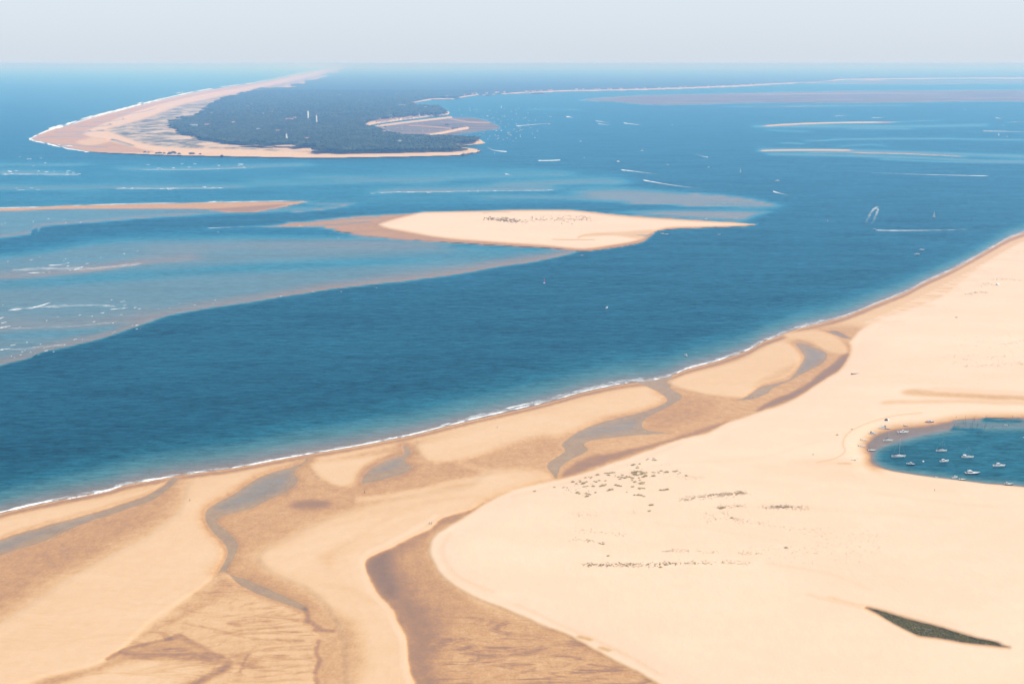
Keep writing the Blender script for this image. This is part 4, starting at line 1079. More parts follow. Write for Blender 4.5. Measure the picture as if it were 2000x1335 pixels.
open_boat('small_boat', 'dark small boat beached toward the tip of the island point', 1398, 442.3, px_len(5, 442), 15, 'navy', None)
open_boat('small_boat', 'dark small boat moored against the steep southern edge of the sand island', 1137, 499.5, px_len(8, 499), -5, 'black', 'black')
open_boat('small_boat', 'tiny white boat in the shallows behind the island point', 1438, 427.5, px_len(5, 427), 0, 'white', None)
yacht('sailing_yacht', 'white sailing yacht with all sails up in the open channel', 1824, 424.5, px_len(7, 424), -60, px_len(11.5, 424), sail=True, cat='sailing yacht')
yacht('sailing_yacht', 'distant white sailing yacht under sail in mid bay', 1446, 337.5, px_len(4.5, 337), -50, px_len(9, 337), sail=True)
yacht('sailing_yacht', 'far white sailing yacht under sail near a long wake by the bay bars', 1950.5, 265, px_len(3.2, 265), 200, px_len(6, 265), sail=True)
yacht('sailing_yacht', 'far white sailing yacht under sail off the village mud flat', 979, 211, px_len(3, 211), 40, px_len(5, 211), sail=True)
cruiser('motor_boat', 'motor boat turning hard in the channel inside its own curling wake', 1714, 409.5, px_len(7, 409), 100)
cruiser('motor_boat', 'dark fast boat at the head of a long straight wake in the channel', 1708, 449, px_len(6, 449), 180, hull='navy')

# ------------------------------------------------------------------ buoys and beacons
def nav_buoy(label, u, v, h, mat):
    root = thing('navigation_buoy', label, 'buoy', on_ground(u, v))
    MB().lathe([(0.05, -0.5), (1.25, -0.4), (1.4, 0.25), (1.2, 0.65), (0.3, 0.75)]).build('float', M['white' if mat == 'red' else mat], root)
    t = MB()
    for i in range(4):
        a = math.pi / 2 * i + 0.4
        t.tube((0.8 * math.cos(a), 0.8 * math.sin(a), 0.6), (0.28 * math.cos(a), 0.28 * math.sin(a), h * 0.8), 0.12, n=5)
    t.lathe([(0.55, h * 0.25), (0.5, h * 0.5), (0.4, h * 0.72), (0.1, h * 0.74)], 10)
    tw = t.build('tower', M[mat], root)
    MB().lathe([(0.05, h * 0.78), (0.45, h * 0.8), (0.4, h), (0.05, h * 1.03)], 10).build('topmark', M[mat], tw)
nav_buoy('red navigation buoy with white float in the main channel', 1063, 552.5, px_len(9, 552), 'red')
nav_buoy('green navigation buoy in the channel off the near beach', 1358, 592.5, px_len(7, 592), 'green')
nav_buoy('small red channel buoy beyond the island point', 1616.5, 431.5, px_len(5, 431), 'red')
mb = thing('mooring_buoy', 'round white mooring buoy between the lagoon boats', 'buoy', on_ground(1803, 901.5))
MB().lathe([(0.05, -0.4), (0.6, -0.25), (0.85, 0.2), (0.75, 0.7), (0.4, 0.95), (0.05, 1.0)], 12).build('float', M['white'], mb, True)
MB().tube((0, 0, 0.95), (0, 0, 1.4), 0.1, n=6).build('ring', M['alu'], mb)
root = thing('channel_beacon', 'slim dark beacon pole standing in the channel beyond the long wake', 'beacon', on_ground(1896.5, 433))
MB().tube((0, 0, -4), (0, 0, px_len(11, 433)), 0.28, 0.2, 8).build('pole', M['stake'], root)
MB().lathe([(0.05, px_len(10, 433)), (0.7, px_len(10.1, 433)), (0.5, px_len(11.5, 433)), (0.05, px_len(11.6, 433))], 8).build('topmark', M['green'], root)

# oyster stakes of the lagoon
stk = MB().tube((0, 0, -2.2), (0.12, 0.05, 1), 0.11, 0.07, 6)
stake_me = None
for i, (x, y0, y1) in enumerate([(565, 95, 130), (710, 90, 220), (675, 150, 240), (830, 110, 290), (860, 110, 180), (800, 200, 290), (915, 205, 265), (1045, 200, 270), (1020, 240, 315), (1160, 250, 290), (1360, 135, 195), (1320, 215, 285), (1475, 85, 145), (1050, 85, 145), (975, 325, 352), (945, 330, 385), (525, 230, 275), (575, 240, 305), (605, 250, 312), (1570, 520, 560), (1600, 535, 562), (900, 240, 300), (720, 210, 260), (300, 380, 440)]):
    u, v, h = 1800 + x / 8.345, 800 + y1 / 8.345, px_len((y1 - y0) / 8.345, 830)
    root = thing('oyster_stake', 'thin dark wooden stake standing in the oyster ground of the lagoon', 'stake', on_ground(u, v), random.uniform(0, 6.28), 'stakes standing in the lagoon')
    MB().tube((0, 0, -2.2), (random.uniform(-0.2, 0.2), random.uniform(-0.2, 0.2), h), 0.13, 0.08, 6).build('pole', M['stake'], root)
    MB().lathe([(0.14, 0.0), (0.2, 0.1), (0.19, 0.5), (0.12, 0.6)], 6).build('weed_collar', M['reed'], root)

# ------------------------------------------------------------------ wakes and surf
def foam_strip(px, w0, w1, a0, a1, lift=0.12, n=6, jitter=0.0, seed=0, gap=0.0):
    """verts/faces/froth of one foam ribbon along a pixel line, in world space"""
    p = catmull(px, False, n) if len(px) > 2 else np.stack([np.linspace(px[0][0], px[1][0], n * 2), np.linspace(px[0][1], px[1][1], n * 2)], 1)
    N = len(p)
    t = np.linspace(0, 1, N)
    tan = np.gradient(p, axis=0); ln = np.hypot(tan[:, 0], tan[:, 1]) + 1e-9
    nx, ny = -tan[:, 1] / ln, tan[:, 0] / ln
    r = np.random.default_rng(seed)
    w = 0.9 * (w0 + (w1 - w0) * t) * (1 + jitter * (r.random(N) - 0.5) * 2)
    al = (a0 + (a1 - a0) * t)
    if gap > 0:
        k = np.interp(np.arange(N), np.arange(0, N + 3, 3), r.random(len(np.arange(0, N + 3, 3))))
        al = al * smooth(gap - 0.18, gap + 0.18, k)
    verts, fr = [], []
    for s, a in ((-1, 0.0), (-0.45, 1.0), (0.45, 1.0), (1, 0.0)):
        x, y, z = pix2world(p[:, 0] + nx * w * s, p[:, 1] + ny * w * s, lift if a == 0 else lift + 0.12)
        verts.append(np.stack([x, y, z], 1)); fr.append(al * (0.15 + 0.85 * a))
    fr[0] *= 0; fr[3] *= 0
    V4 = np.stack(verts, 1).reshape(-1, 3); F4 = np.stack(fr, 1).reshape(-1)
    faces = [(4 * i + j, 4 * i + j + 1, 4 * (i + 1) + j + 1, 4 * (i + 1) + j) for i in range(N - 1) for j in range(3)]
    F4[:4] *= 0.5; F4[-4:] *= 0
    return V4, faces, F4

def foam_object(name, strips):
    vs_, fs_, fr = [], [], []
    k = 0
    for (v_, f_, a_) in strips:
        vs_.append(v_); fr.append(a_); fs_ += [tuple(i + k for i in f) for f in f_]; k += len(v_)
    me = bpy.data.meshes.new(name)
    me.from_pydata(np.concatenate(vs_).tolist(), [], fs_)
    at = me.attributes.new('froth', 'FLOAT', 'POINT'); at.data.foreach_set('value', np.concatenate(fr).astype(np.float32))
    for p in me.polygons: p.use_smooth = True
    return link(name, me, M['foam'])

wakes = [
    ('straight white wake running across the channel behind the dark fast boat', [[(1710, 449.5), (1760, 450), (1830, 449.5), (1895, 447.5)]], 1.0, 0.9, 0.9, 0.25),
    ('curling double wake of the boat turning in the channel', [[(1712, 406), (1706, 409), (1700, 417), (1693, 430), (1688, 442)], [(1715, 407), (1713, 415), (1708, 426), (1702, 440)], [(1709, 406.5), (1713, 405), (1716, 408)]], 2.2, 6.5, 0.55, 0.12),
    ('short wake of a boat heading west beyond the island shoal', [[(1213, 331.5), (1235, 334), (1262, 337.5), (1295, 341)]], 1.2, 0.8, 0.95, 0.15),
    ('wake of a boat heading west above the pointed shoal', [[(1256, 351.5), (1280, 356), (1310, 361), (1350, 366), (1400, 370)]], 1.3, 0.8, 1.0, 0.1),
    ('bright level wake south of the village anchorage', [[(1051, 313.5), (1070, 313.5), (1096, 312.5)]], 1.0, 1.0, 1.0, 0.9),
    ('thin wake of a boat heading east in mid bay', [[(1383, 307), (1372, 305), (1358, 301)]], 1.0, 0.7, 0.9, 0.1),
    ('curved wake beside the wooded point of the cape', [[(990, 296), (975, 295), (960, 292), (951, 286)]], 1.3, 1.0, 0.95, 0.25),
    ('long faint wake running from the bay bars toward the east', [[(1930, 343.5), (1850, 342), (1750, 339), (1650, 334)]], 0.7, 0.6, 0.9, 0.1),
    ('wake of a boat heading west below the upper bay bars', [[(1510, 373.5), (1522, 377), (1548, 383)]], 1.5, 1.0, 1.0, 0.1),
    ('far wake running east past the sailing yacht by the bay bars', [[(1919, 256), (1955, 256.5), (2010, 258)]], 0.7, 0.6, 0.9, 0.4),
    ('long thin wake crossing below the moored boats of the bay', [[(1008, 246), (1035, 244), (1080, 240)]], 0.8, 0.6, 1.0, 0.3),
    ('upper wake of two boats running side by side in the far bay', [[(1163, 236), (1178, 238), (1194, 240.5)]], 0.8, 0.5, 1.0, 0.2),
    ('lower wake of two boats running side by side in the far bay', [[(1168, 241.5), (1180, 243), (1196, 244.5)]], 0.7, 0.5, 1.0, 0.2),
    ('wake of a boat following the pair in the far bay', [[(1218, 240), (1235, 242.5), (1252, 244)]], 0.8, 0.6, 1.0, 0.4),
    ('small foam patch of a boat starting off in the far bay', [[(1106, 228), (1114, 228.5), (1121, 231)]], 1.4, 1.4, 1.0, 0.1),
    ('small bright wash of a boat south of the wooded point', [[(987, 340), (993, 340.5), (999, 343)]], 1.6, 1.3, 0.9, 0.1),
    ('short wake below the far mud flat, eastern of two', [[(1703, 230), (1715, 230), (1728, 229.5)]], 0.6, 0.5, 0.9, 0.4),
    ('short wake below the far mud flat, western of two', [[(1631, 227), (1642, 226), (1653, 226)]], 0.6, 0.5, 0.9, 0.4),
    ('short white wash near the small far eastern sand bar', [[(1945, 230), (1951, 231), (1956, 233)]], 0.9, 0.7, 1.0, 0.3),
]
for i, (lab, lines, w0, w1, a0, a1) in enumerate(wakes):
    tag(foam_object('boat_wake', [foam_strip(l, w0, w1, a0, a1, seed=i, jitter=0.25) for l in lines]), lab, 'wake')

def offset_line(px, dv):
    return [(p[0], p[1] + dv) for p in px]
def part_of(px, u0, u1):
    p = catmull(px, False, 6); s = p[(p[:, 0] >= u0) & (p[:, 0] <= u1)]
    return [tuple(x) for x in s[::2]]
surf = []
for i, (u0, u1, dv, w) in enumerate([(-60, 300, -3.5, 4.5), (250, 620, -3, 3.8), (560, 960, -3.2, 3.6), (880, 1260, -6, 6.0), (1230, 1620, -4, 4.0), (1560, 2100, -2.5, 3.0)]):
    surf.append(foam_strip(offset_line(part_of(SHORE, u0, u1), dv), w, w, 0.36, 0.36, seed=150 + i, jitter=0.5, n=4, lift=0.08))
for i, (u0, u1, dv, w0, w1, a, g) in enumerate([(-60, 130, -3.2, 2.4, 2.4, 1.0, 0.18), (60, 220, 0, 1.6, 1.4, 0.8, 0.4), (180, 390, -2.0, 2.0, 2.6, 0.95, 0.3), (360, 470, -2.5, 1.8, 1.8, 0.9, 0.35), (450, 610, -2.0, 1.8, 1.6, 1.0, 0.25), (590, 780, -2.4, 1.5, 1.6, 0.9, 0.4),
                     (740, 930, -3.0, 1.7, 2.0, 0.95, 0.3), (850, 920, -6.0, 1.2, 1.6, 0.8, 0.4), (900, 1060, -4.0, 1.8, 1.5, 1.0, 0.28), (980, 1060, -9.0, 1.3, 1.0, 0.9, 0.45), (1040, 1250, -3.2, 1.3, 1.2, 0.8, 0.55), (1050, 1180, -7, 1.0, 0.9, 0.8, 0.6), (1240, 1420, -2.8, 1.4, 1.4, 0.9, 0.45), (1380, 1480, -2.5, 1.6, 1.3, 0.95, 0.35), (1480, 1620, -2.0, 1.2, 1.0, 0.75, 0.4), (1600, 1820, -1.8, 1.0, 1.0, 0.6, 0.45), (1800, 2100, -1.5, 1.0, 1.2, 0.5, 0.3)]):
    surf.append(foam_strip(offset_line(part_of(SHORE, u0, u1), dv), w0, w1, a, a, seed=100 + i, jitter=0.5, gap=g, n=4))
tag(foam_object('surf_foam', surf), 'thin white line of small breakers along the near beach', kind='stuff')
surf = []
wc = [(57, 272), (95, 254), (125, 246), (182, 228), (237, 214), (287, 201), (350, 186), (400, 176), (450, 168), (500, 161), (575, 146), (625, 136.5)]
for i, (u0, u1, dv, w) in enumerate([(57, 260, 1.0, 4.5), (200, 420, 0.5, 3.2)]):
    surf.append(foam_strip(offset_line(part_of(wc, u0, u1), dv), w, w, 0.42, 0.4, seed=250 + i, jitter=0.5, n=4, lift=0.08))
for i, (u0, u1, dv, w0, w1, a, g) in enumerate([(57, 130, 0.5, 3.0, 3.2, 1.0, 0.05), (90, 200, -1.8, 2.6, 2.8, 1.0, 0.15), (90, 260, 2.0, 2.0, 2.0, 0.95, 0.25), (170, 320, -0.5, 2.4, 2.0, 1.0, 0.12), (230, 300, -3.5, 1.2, 1.0, 0.9, 0.4), (300, 460, -0.6, 1.4, 1.1, 1.0, 0.2), (440, 640, -0.3, 0.9, 0.6, 0.9, 0.2)]):
    surf.append(foam_strip(offset_line(part_of(wc, u0, u1), dv), w0, w1, a, a, seed=200 + i, jitter=0.5, gap=g, n=4))
for i, (l, w) in enumerate([([(60, 273), (90, 280), (120, 287.5), (140, 292)], 1.8), ([(92, 278), (110, 281), (130, 289), (160, 294), (190, 297)], 1.5), ([(120, 285), (140, 285), (145, 290)], 1.0), ([(165, 297), (182, 295), (192, 292)], 1.0), ([(344, 182.5), (350, 181), (358, 180.5)], 0.8)]):
    surf.append(foam_strip(l, w, w, 1.0, 0.9, seed=230 + i, jitter=0.5, gap=0.2))
tag(foam_object('surf_foam', surf), 'white ocean surf breaking along the beach and tip of the cape', kind='stuff')
surf = []
def caps(n, u0, u1, v0, v1, lmin, lmax, slope, w, seed, tilt=0.0):
    r = np.random.default_rng(seed)
    for k in range(n):
        t = r.random()
        u = u0 + (u1 - u0) * t; v = v0 + (v1 - v0) * r.random() + tilt * (u - u0)
        L = lmin + (lmax - lmin) * r.random() ** 2
        surf.append(foam_strip([(u, v), (u + L * 0.5, v + slope * L * 0.5 + r.uniform(-0.4, 0.4)), (u + L, v + slope * L)], w * r.uniform(0.6, 1.2), w * r.uniform(0.3, 1.0), 1.0, 1.0, seed=int(seed * 100 + k), jitter=0.4, n=3))
caps(16, -20, 160, 333, 342, 1.5, 12, 0.03, 0.55, 1); caps(5, 0, 200, 305, 325, 2, 14, -0.05, 0.5, 2); caps(16, 265, 500, 318, 332, 1.5, 12, 0.0, 0.5, 3)
caps(13, 215, 440, 364, 370, 1.5, 10, 0.0, 0.5, 4); caps(4, -10, 90, 367, 371, 4, 20, 0.0, 0.4, 5); caps(14, 720, 1080, 374.5, 377.5, 2, 14, -0.01, 0.5, 6, -0.012)
caps(9, 0, 250, 430, 440, 1.5, 6, -0.1, 0.5, 7, -0.03); caps(16, 10, 270, 505, 538, 1.5, 8, -0.25, 0.6, 8, -0.07)
caps(18, 0, 300, 585, 640, 2, 12, -0.2, 0.65, 9); caps(8, 0, 150, 668, 700, 2, 10, -0.2, 0.7, 10, -0.08); caps(14, 20, 320, 690, 702, 1.5, 5, -0.2, 0.55, 11, -0.22)
caps(10, 300, 760, 594, 604, 1.5, 5, -0.1, 0.45, 12, -0.085); caps(4, 400, 700, 440, 470, 2, 5, 0, 0.45, 13); caps(4, 1280, 1440, 394, 402, 1.5, 4, 0, 0.4, 14)
for i, (l, w, a) in enumerate([([(20, 604), (80, 600), (160, 596), (230, 598)], 4, 0.36), ([(20, 528), (90, 524), (180, 524), (280, 514)], 4, 0.34), ([(0, 340), (80, 340), (160, 341)], 2.5, 0.36), ([(220, 368), (330, 368), (440, 367)], 2.2, 0.36), ([(730, 376), (900, 373.5), (1080, 371.5)], 1.8, 0.36), ([(270, 331), (380, 331), (490, 327)], 1.8, 0.32), ([(0, 684), (60, 680), (130, 672)], 3, 0.3), ([(0, 641), (120, 638), (240, 627)], 1.8, 0.3)]):
    surf.append(foam_strip(l, w, w, a, a, seed=400 + i, jitter=0.4, lift=0.08))
for i, (l, w) in enumerate([([(65, 600), (82, 596), (102, 589)], 2.0), ([(16, 606), (45, 602.5), (70, 600)], 1.4), ([(92, 518), (118, 517), (136, 512.5)], 1.3), ([(144, 527), (158, 522), (168, 519)], 1.2), ([(0, 622), (9, 618)], 1.6), ([(0, 640), (22, 636)], 1.6), ([(55, 533), (90, 532)], 1.2), ([(0, 683), (20, 680)], 1.4), ([(215, 604), (240, 602), (250, 600)], 1.0),
                            ([(-30, 406.5), (40, 405), (110, 403.5), (165, 400)], 1.4), ([(150, 400.5), (300, 397), (400, 395.5), (437, 393.5)], 1.1), ([(402, 394.5), (420, 393.5), (437, 393)], 1.4), ([(437, 394.5), (520, 393), (580, 392.2), (600, 395.5)], 1.0), ([(405, 445.5), (440, 444), (480, 443)], 0.6)]):
    surf.append(foam_strip(l, w * 0.75, w * 0.55, 0.9, 0.6, seed=300 + i, jitter=0.6, gap=0.25 if len(l) > 2 else 0))
tag(foam_object('whitecaps', surf), 'scattered white breakers over the sunken shoals and bars', kind='stuff')

# ------------------------------------------------------------------ small far boats at anchor
def far_boat_mesh(kind):
    m = MB(); L = 1.0
    m.loft(hull_rings(L, 0.36, 0.14), cap=True, closed=False)
    m.box((-0.02, 0, 0.11), (0.34, 0.24, 0.16), 0.8)
    if kind == 1:
        m.tube((0.05, 0, 0.1), (0.05, 0, 1.1), 0.012, 0.008, 5)
        m.tube((0.05, 0, 0.32), (-0.36, 0, 0.32), 0.02, n=5)
    else:
        m.box((0.2, 0, 0.13), (0.16, 0.16, 0.05), 0.7)
    me = bpy.data.meshes.new('moored_boat'); me.from_pydata(m.v, [], m.f); me.materials.append(M['white'])
    return me
FB = [far_boat_mesh(0), far_boat_mesh(1)]
def far_boat(u, v, L, label, group, kind=0):
    o = bpy.data.objects.new('moored_boat', FB[kind]); C.objects.link(o)
    o.location = on_ground(u, v); o.scale = (L, L, L); o.rotation_euler = (0, 0, random.uniform(0, 6.28))
    return tag(o, label, 'boat', group)
r2 = random.Random(5)
for k in range(86):
    while True:
        u, v = r2.uniform(896, 1050), r2.uniform(212, 276)
        if lookup(Z, u, v) < -0.5 and (u > 960 or v > 258 or v < 235) and r2.random() < 1.2 - abs(u - 975) / 85:
            break
    far_boat(u, v, r2.uniform(7, 12), 'tiny white boat at anchor in the crowded water off the village point', 'boats at anchor off the village', 1 if r2.random() < 0.3 else 0)
for k in range(26):
    u = r2.uniform(770, 925); v = r2.uniform(236, 260)
    if lookup(MUD, u, v) > 0.6 and lookup(Z, u, v) > 0:
        far_boat(u, v, r2.uniform(6, 9), 'tiny boat lying dry on the village mud flat', 'boats dried out on the mud flat')
for (u, v, L, lab) in [(1075, 228.5, 16, 'bright white boat at anchor north of the long thin far wake'), (1072, 243, 16, 'pale boat crossing the long thin far wake'), (1134, 276.5, 13, 'lone white boat in mid bay south of the side by side wakes'), (1254, 294.5, 11, 'lone white boat in open bay midway to the sunken bars'), (1207, 316.5, 16, 'white boat just beyond the wake that heads west'),
                       (1518.5, 353.5, 12, 'lone white boat off the tip of the pointed shoal'), (1967, 268, 10, 'white boat below the far sailing yacht by the bay bars'), (1141, 308.5, 8, 'tiny boat between the level wake and the lone boat'), (1304, 322, 8, 'tiny pale boat in the middle of the bay east of the wakes'), (1960, 245.5, 10, 'small boat beached on the far eastern sand bar'), (1313, 244.5, 9, 'tiny white boat east of the wakes in the far bay'), (1885, 214.5, 9, 'tiny white boat below the eastern mud flat'), (918, 212, 12, 'white yacht hull near the wooded bulge of the village shore'), (952, 227.5, 18, 'largest white boat at the mud flat anchorage'), (966, 299.5, 9, 'small white boat south of the curved wake'), (1384, 327, 7, 'tiny boat in mid bay near the distant sailing yacht')]:
    far_boat(u, v, L, lab, None, 1 if 'yacht' in lab else 0)

# ------------------------------------------------------------------ pine wood
def ico():
    bm = bmesh.new(); bmesh.ops.create_icosphere(bm, subdivisions=1, radius=1.0)
    v = np.array([x.co[:] for x in bm.verts]); f = np.array([[x.index for x in p.verts] for p in bm.faces]); bm.free()
    return v, f
ICO_V, ICO_F = ico()
OCT_V = np.array([(1, 0, 0), (0, 1, 0), (-1, 0, 0), (0, -1, 0), (0, 0, 1.0), (0, 0, -0.6)], float)
OCT_F = np.array([(0, 1, 4), (1, 2, 4), (2, 3, 4), (3, 0, 4), (1, 0, 5), (2, 1, 5), (3, 2, 5), (0, 3, 5)])

def crowns(name, P, R, base_v, base_f, label, hz=0.55):
    n = len(P)
    ang = rng.random(n) * 6.28
    bv = base_v[None] * (1 + 0.45 * (rng.random((n, len(base_v), 1)) - 0.5))
    c, s = np.cos(ang)[:, None], np.sin(ang)[:, None]
    x = bv[..., 0] * c - bv[..., 1] * s; y = bv[..., 0] * s + bv[..., 1] * c
    co = np.stack([x * R[:, None] + P[:, 0:1], y * R[:, None] + P[:, 1:2], bv[..., 2] * R[:, None] * hz + P[:, 2:3]], -1).reshape(-1, 3)
    f = (base_f[None] + (np.arange(n) * len(base_v))[:, None, None]).reshape(-1, 3)
    me = bpy.data.meshes.new(name)
    me.vertices.add(len(co)); me.vertices.foreach_set('co', co.astype(np.float32).ravel())
    me.loops.add(len(f) * 3); me.loops.foreach_set('vertex_index', f.astype(np.int32).ravel())
    me.polygons.add(len(f)); me.polygons.foreach_set('loop_start', np.arange(0, len(f) * 3, 3, dtype=np.int32))
    me.update(calc_edges=True)
    at = me.attributes.new('rnd', 'FLOAT', 'POINT'); at.data.foreach_set('value', np.repeat(rng.random(n), len(base_v)).astype(np.float32))
    o = link(name, me, M['wood_crowns'])
    return tag(o, label, kind='stuff')

def crown_mat():
    b = NT('pine_wood_crowns')
    pos = b.n('ShaderNodeNewGeometry').outputs['Position']
    big = b.noise(pos, 0.006, 4, 0.6)
    col = b.mix(b.math('MULTIPLY', b.attr('rnd'), b.mr(big, 0.35, 0.65, 0.35, 1.3)), (0.010, 0.022, 0.013, 1), (0.080, 0.100, 0.040, 1))
    p = b.n('ShaderNodeBsdfPrincipled'); b.l(col, p.inputs['Base Color']); p.inputs['Roughness'].default_value = 0.85; p.inputs['Specular IOR Level'].default_value = 0.15
    b.l(p.outputs[0], b.out.inputs['Surface'])
    return b.m
M['wood_crowns'] = crown_mat()

def wood_points(v_near, v_far, u0, u1, step, thresh=0.6):
    _, y0, _ = pix2world(1000, v_near, 0); _, y1, _ = pix2world(1000, v_far, 0)
    xa, _, _ = pix2world(u0, v_far, 0); xb, _, _ = pix2world(u1, v_far, 0)
    xs = np.arange(float(xa), float(xb), step); ys = np.arange(float(y0), float(y1), step)
    X, Y = np.meshgrid(xs, ys); X = X + (rng.random(X.shape) - 0.5) * step * 1.1; Y = Y + (rng.random(X.shape) - 0.5) * step * 1.1
    X = X.ravel(); Y = Y.ravel()
    u, v = world2pix(X, Y, 0.0)
    ok = (u > u0) & (u < u1) & (v < v_near) & (v > v_far)
    u, v = u[ok], v[ok]
    ok = (lookup(FOR, u, v) > thresh) & (rng.random(len(u)) < 0.93)
    u, v = u[ok], v[ok]
    z = lookup(Z, u, v)
    x, y, z = pix2world(u, v, z)
    return np.stack([x, y, z], 1)
P = wood_points(298, 232, 300, 960, 10.5)
R = 4.2 + 4.0 * rng.random(len(P)) ** 1.5
P[:, 2] += 7 + R * 0.5
crowns('pine_wood', P, R, ICO_V, ICO_F, 'dense dark pine wood covering the near part of the cape')
n_near = len(P)
P = wood_points(232, 178, 380, 940, 23.0)
R = 9.0 + 9.0 * rng.random(len(P)) ** 1.5
P[:, 2] += 5 + R * 0.3
crowns('pine_wood', P, R, OCT_V, OCT_F, 'hazy pine wood farther up the cape')
print('crowns', n_near, len(P))

# single pines standing free at the wood's edge
def pine_mesh(seed):
    r = random.Random(seed)
    tr = MB(); h = 11.0
    pts = [Vector((0, 0, -0.5)), Vector((r.uniform(-.4, .4), r.uniform(-.4, .4), h * 0.4)), Vector((r.uniform(-.8, .8), r.uniform(-.8, .8), h * 0.8))]
    tr.tube(pts[0], pts[1], 0.42, 0.32, 7).tube(pts[1], pts[2], 0.32, 0.2, 7)
    tips = []
    for i in range(6):
        a = i * 1.05 + r.uniform(-.3, .3); q = pts[1].lerp(pts[2], r.uniform(0.4, 1.0)); t = q + Vector((math.cos(a) * r.uniform(2, 4), math.sin(a) * r.uniform(2, 4), r.uniform(1, 2.6)))
        tr.tube(q, t, 0.16, 0.07, 5); tips.append(t)
    tips.append(pts[2] + Vector((0, 0, 2)))
    cr = MB()
    for t in tips:
        for k in range(34):
            d = Vector((r.gauss(0, 1), r.gauss(0, 1), r.gauss(0, 0.5))); c_ = t + d * 1.15
            e1 = Vector((r.gauss(0, 1), r.gauss(0, 1), r.gauss(0, 1))).normalized() * r.uniform(0.5, 0.95); e2 = e1.orthogonal().normalized() * r.uniform(0.35, 0.7)
            cr.add([c_ - e1, c_ + e2, c_ + e1, c_ - e2 * 0.6], [(0, 1, 2), (0, 2, 3)])
    return tr, cr
protos = []
for sd in range(3):
    tr, cr = pine_mesh(sd)
    root = thing('pine_tree', 'single dark pine at the edge of the wood', 'tree', (0, 0, 0))
    tr.build('trunk', M['bark'], root); cr.build('crown', M['pine'], root)
    protos.append(root)
spots = [(937, 272.5), (931, 273), (925, 274.5), (918, 273), (910, 274), (904, 272.5), (934, 277.5), (928, 279), (915, 280), (888, 253.5), (884, 255), (893, 252.8), (870, 246.5), (874, 247.5), (736, 246.5), (741, 248), (752, 252), (905, 291), (897, 293.5), (884, 295.5), (870, 296), (873, 223.5), (868, 218), (860, 212.5), (850, 208.5)]
labs = ['dark pine standing on the wooded eastern point of the cape', 'small dark pine standing on the mud flat bar beside the village bay', 'dark pine at the back of the village bay beach', 'dark pine above the sandy southern tip of the cape', 'dark pine on the bulge of shore north of the village']
for i, (u, v) in enumerate(spots):
    o = protos[i] if i < 3 else copy_tree(protos[i % 3])
    o.location = on_ground(u, v); o.rotation_euler = (0, 0, i * 1.7); s = random.uniform(0.8, 1.25); o.scale = (s, s, s)
    g = 0 if i < 9 else 1 if i < 14 else 2 if i < 17 else 3 if i < 21 else 4
    o['label'] = labs[g]; o['group'] = labs[g].replace('dark pine', 'dark pines', 1)

# ------------------------------------------------------------------ buildings of the cape
def house(u, v, w, d, h, wall, roof, label, group, rz):
    root = thing('house', label, 'house', on_ground(u, v, -0.3), rz, group)
    MB().box((0, 0, 0), (w, d, h)).build('wall', M[wall], root)
    o = 0.5
    rf = MB().add([(-w / 2 - o, -d / 2 - o, h - 0.15), (w / 2 + o, -d / 2 - o, h - 0.15), (w / 2 + o, d / 2 + o, h - 0.15), (-w / 2 - o, d / 2 + o, h - 0.15), (-w / 2 - o, 0, h + d * 0.3), (w / 2 + o, 0, h + d * 0.3)],
                  [(0, 1, 5, 4), (2, 3, 4, 5), (1, 2, 5), (3, 0, 4), (3, 2, 1, 0)]).build('roof', M[roof], root)
    MB().box((w * 0.25, d * 0.12, h + d * 0.12), (0.9, 0.9, 2.0)).build('chimney', M[wall], rf)
    wn = MB()
    for k in range(max(2, int(w // 4))):
        wn.box((-w / 2 + (k + 0.5) * w / max(2, int(w // 4)), -d / 2 - 0.02, h * 0.35), (1.3, 0.1, h * 0.35))
    wn.build('window', M['window'], root)
    return root
r3 = random.Random(17)
def on_line(px, t):
    p = catmull(px, False, 6); i = t * (len(p) - 1); k = int(min(i, len(p) - 2)); f = i - k
    return p[k] * (1 - f) + p[k + 1] * f
for k in range(46):
    p = on_line([(735, 241.5), (770, 236.5), (820, 231), (872, 226)], r3.random())
    house(p[0] + r3.uniform(-4, 4), p[1] - r3.uniform(0.2, 3.6), r3.uniform(9, 17), r3.uniform(8, 11), r3.uniform(4.5, 8.5), r3.choice(['wallwhite', 'wallpink', 'wallwhite']), r3.choice(['tile', 'tile', 'tile', 'slate']), 'small pale house with tiled roof in the village above the bay beach', 'village houses above the bay beach', r3.uniform(-0.5, 0.5))
for k in range(12):
    house(712 + r3.uniform(0, 32), 231.5 + r3.uniform(-1, 1.5), r3.uniform(9, 18), 10, r3.uniform(5, 8), 'wallwhite', 'tile', 'red roofed house in the row set back in the pine wood behind the village', 'red roofed row behind the village', r3.uniform(-0.3, 0.3))
for (u, v) in [(757, 257), (755.5, 259.5), (762, 260.5), (748, 250.5), (760, 258.5)]:
    house(u, v, 11, 9, 6, 'wallwhite', 'slate', 'pale house at the wooded head of the mud flat bay', 'houses at the head of the mud flat bay', r3.uniform(-0.5, 0.5))
for k in range(22):
    u, v = r3.uniform(420, 840), r3.uniform(180, 290)
    if lookup(FOR, u, v) > 0.9:
        house(u, v, r3.uniform(12, 18), 11, r3.uniform(13, 16), 'wallwhite', r3.choice(['tile', 'slate']), 'pale villa half hidden among the pines of the cape', 'villas hidden in the pine wood', r3.uniform(-1, 1))
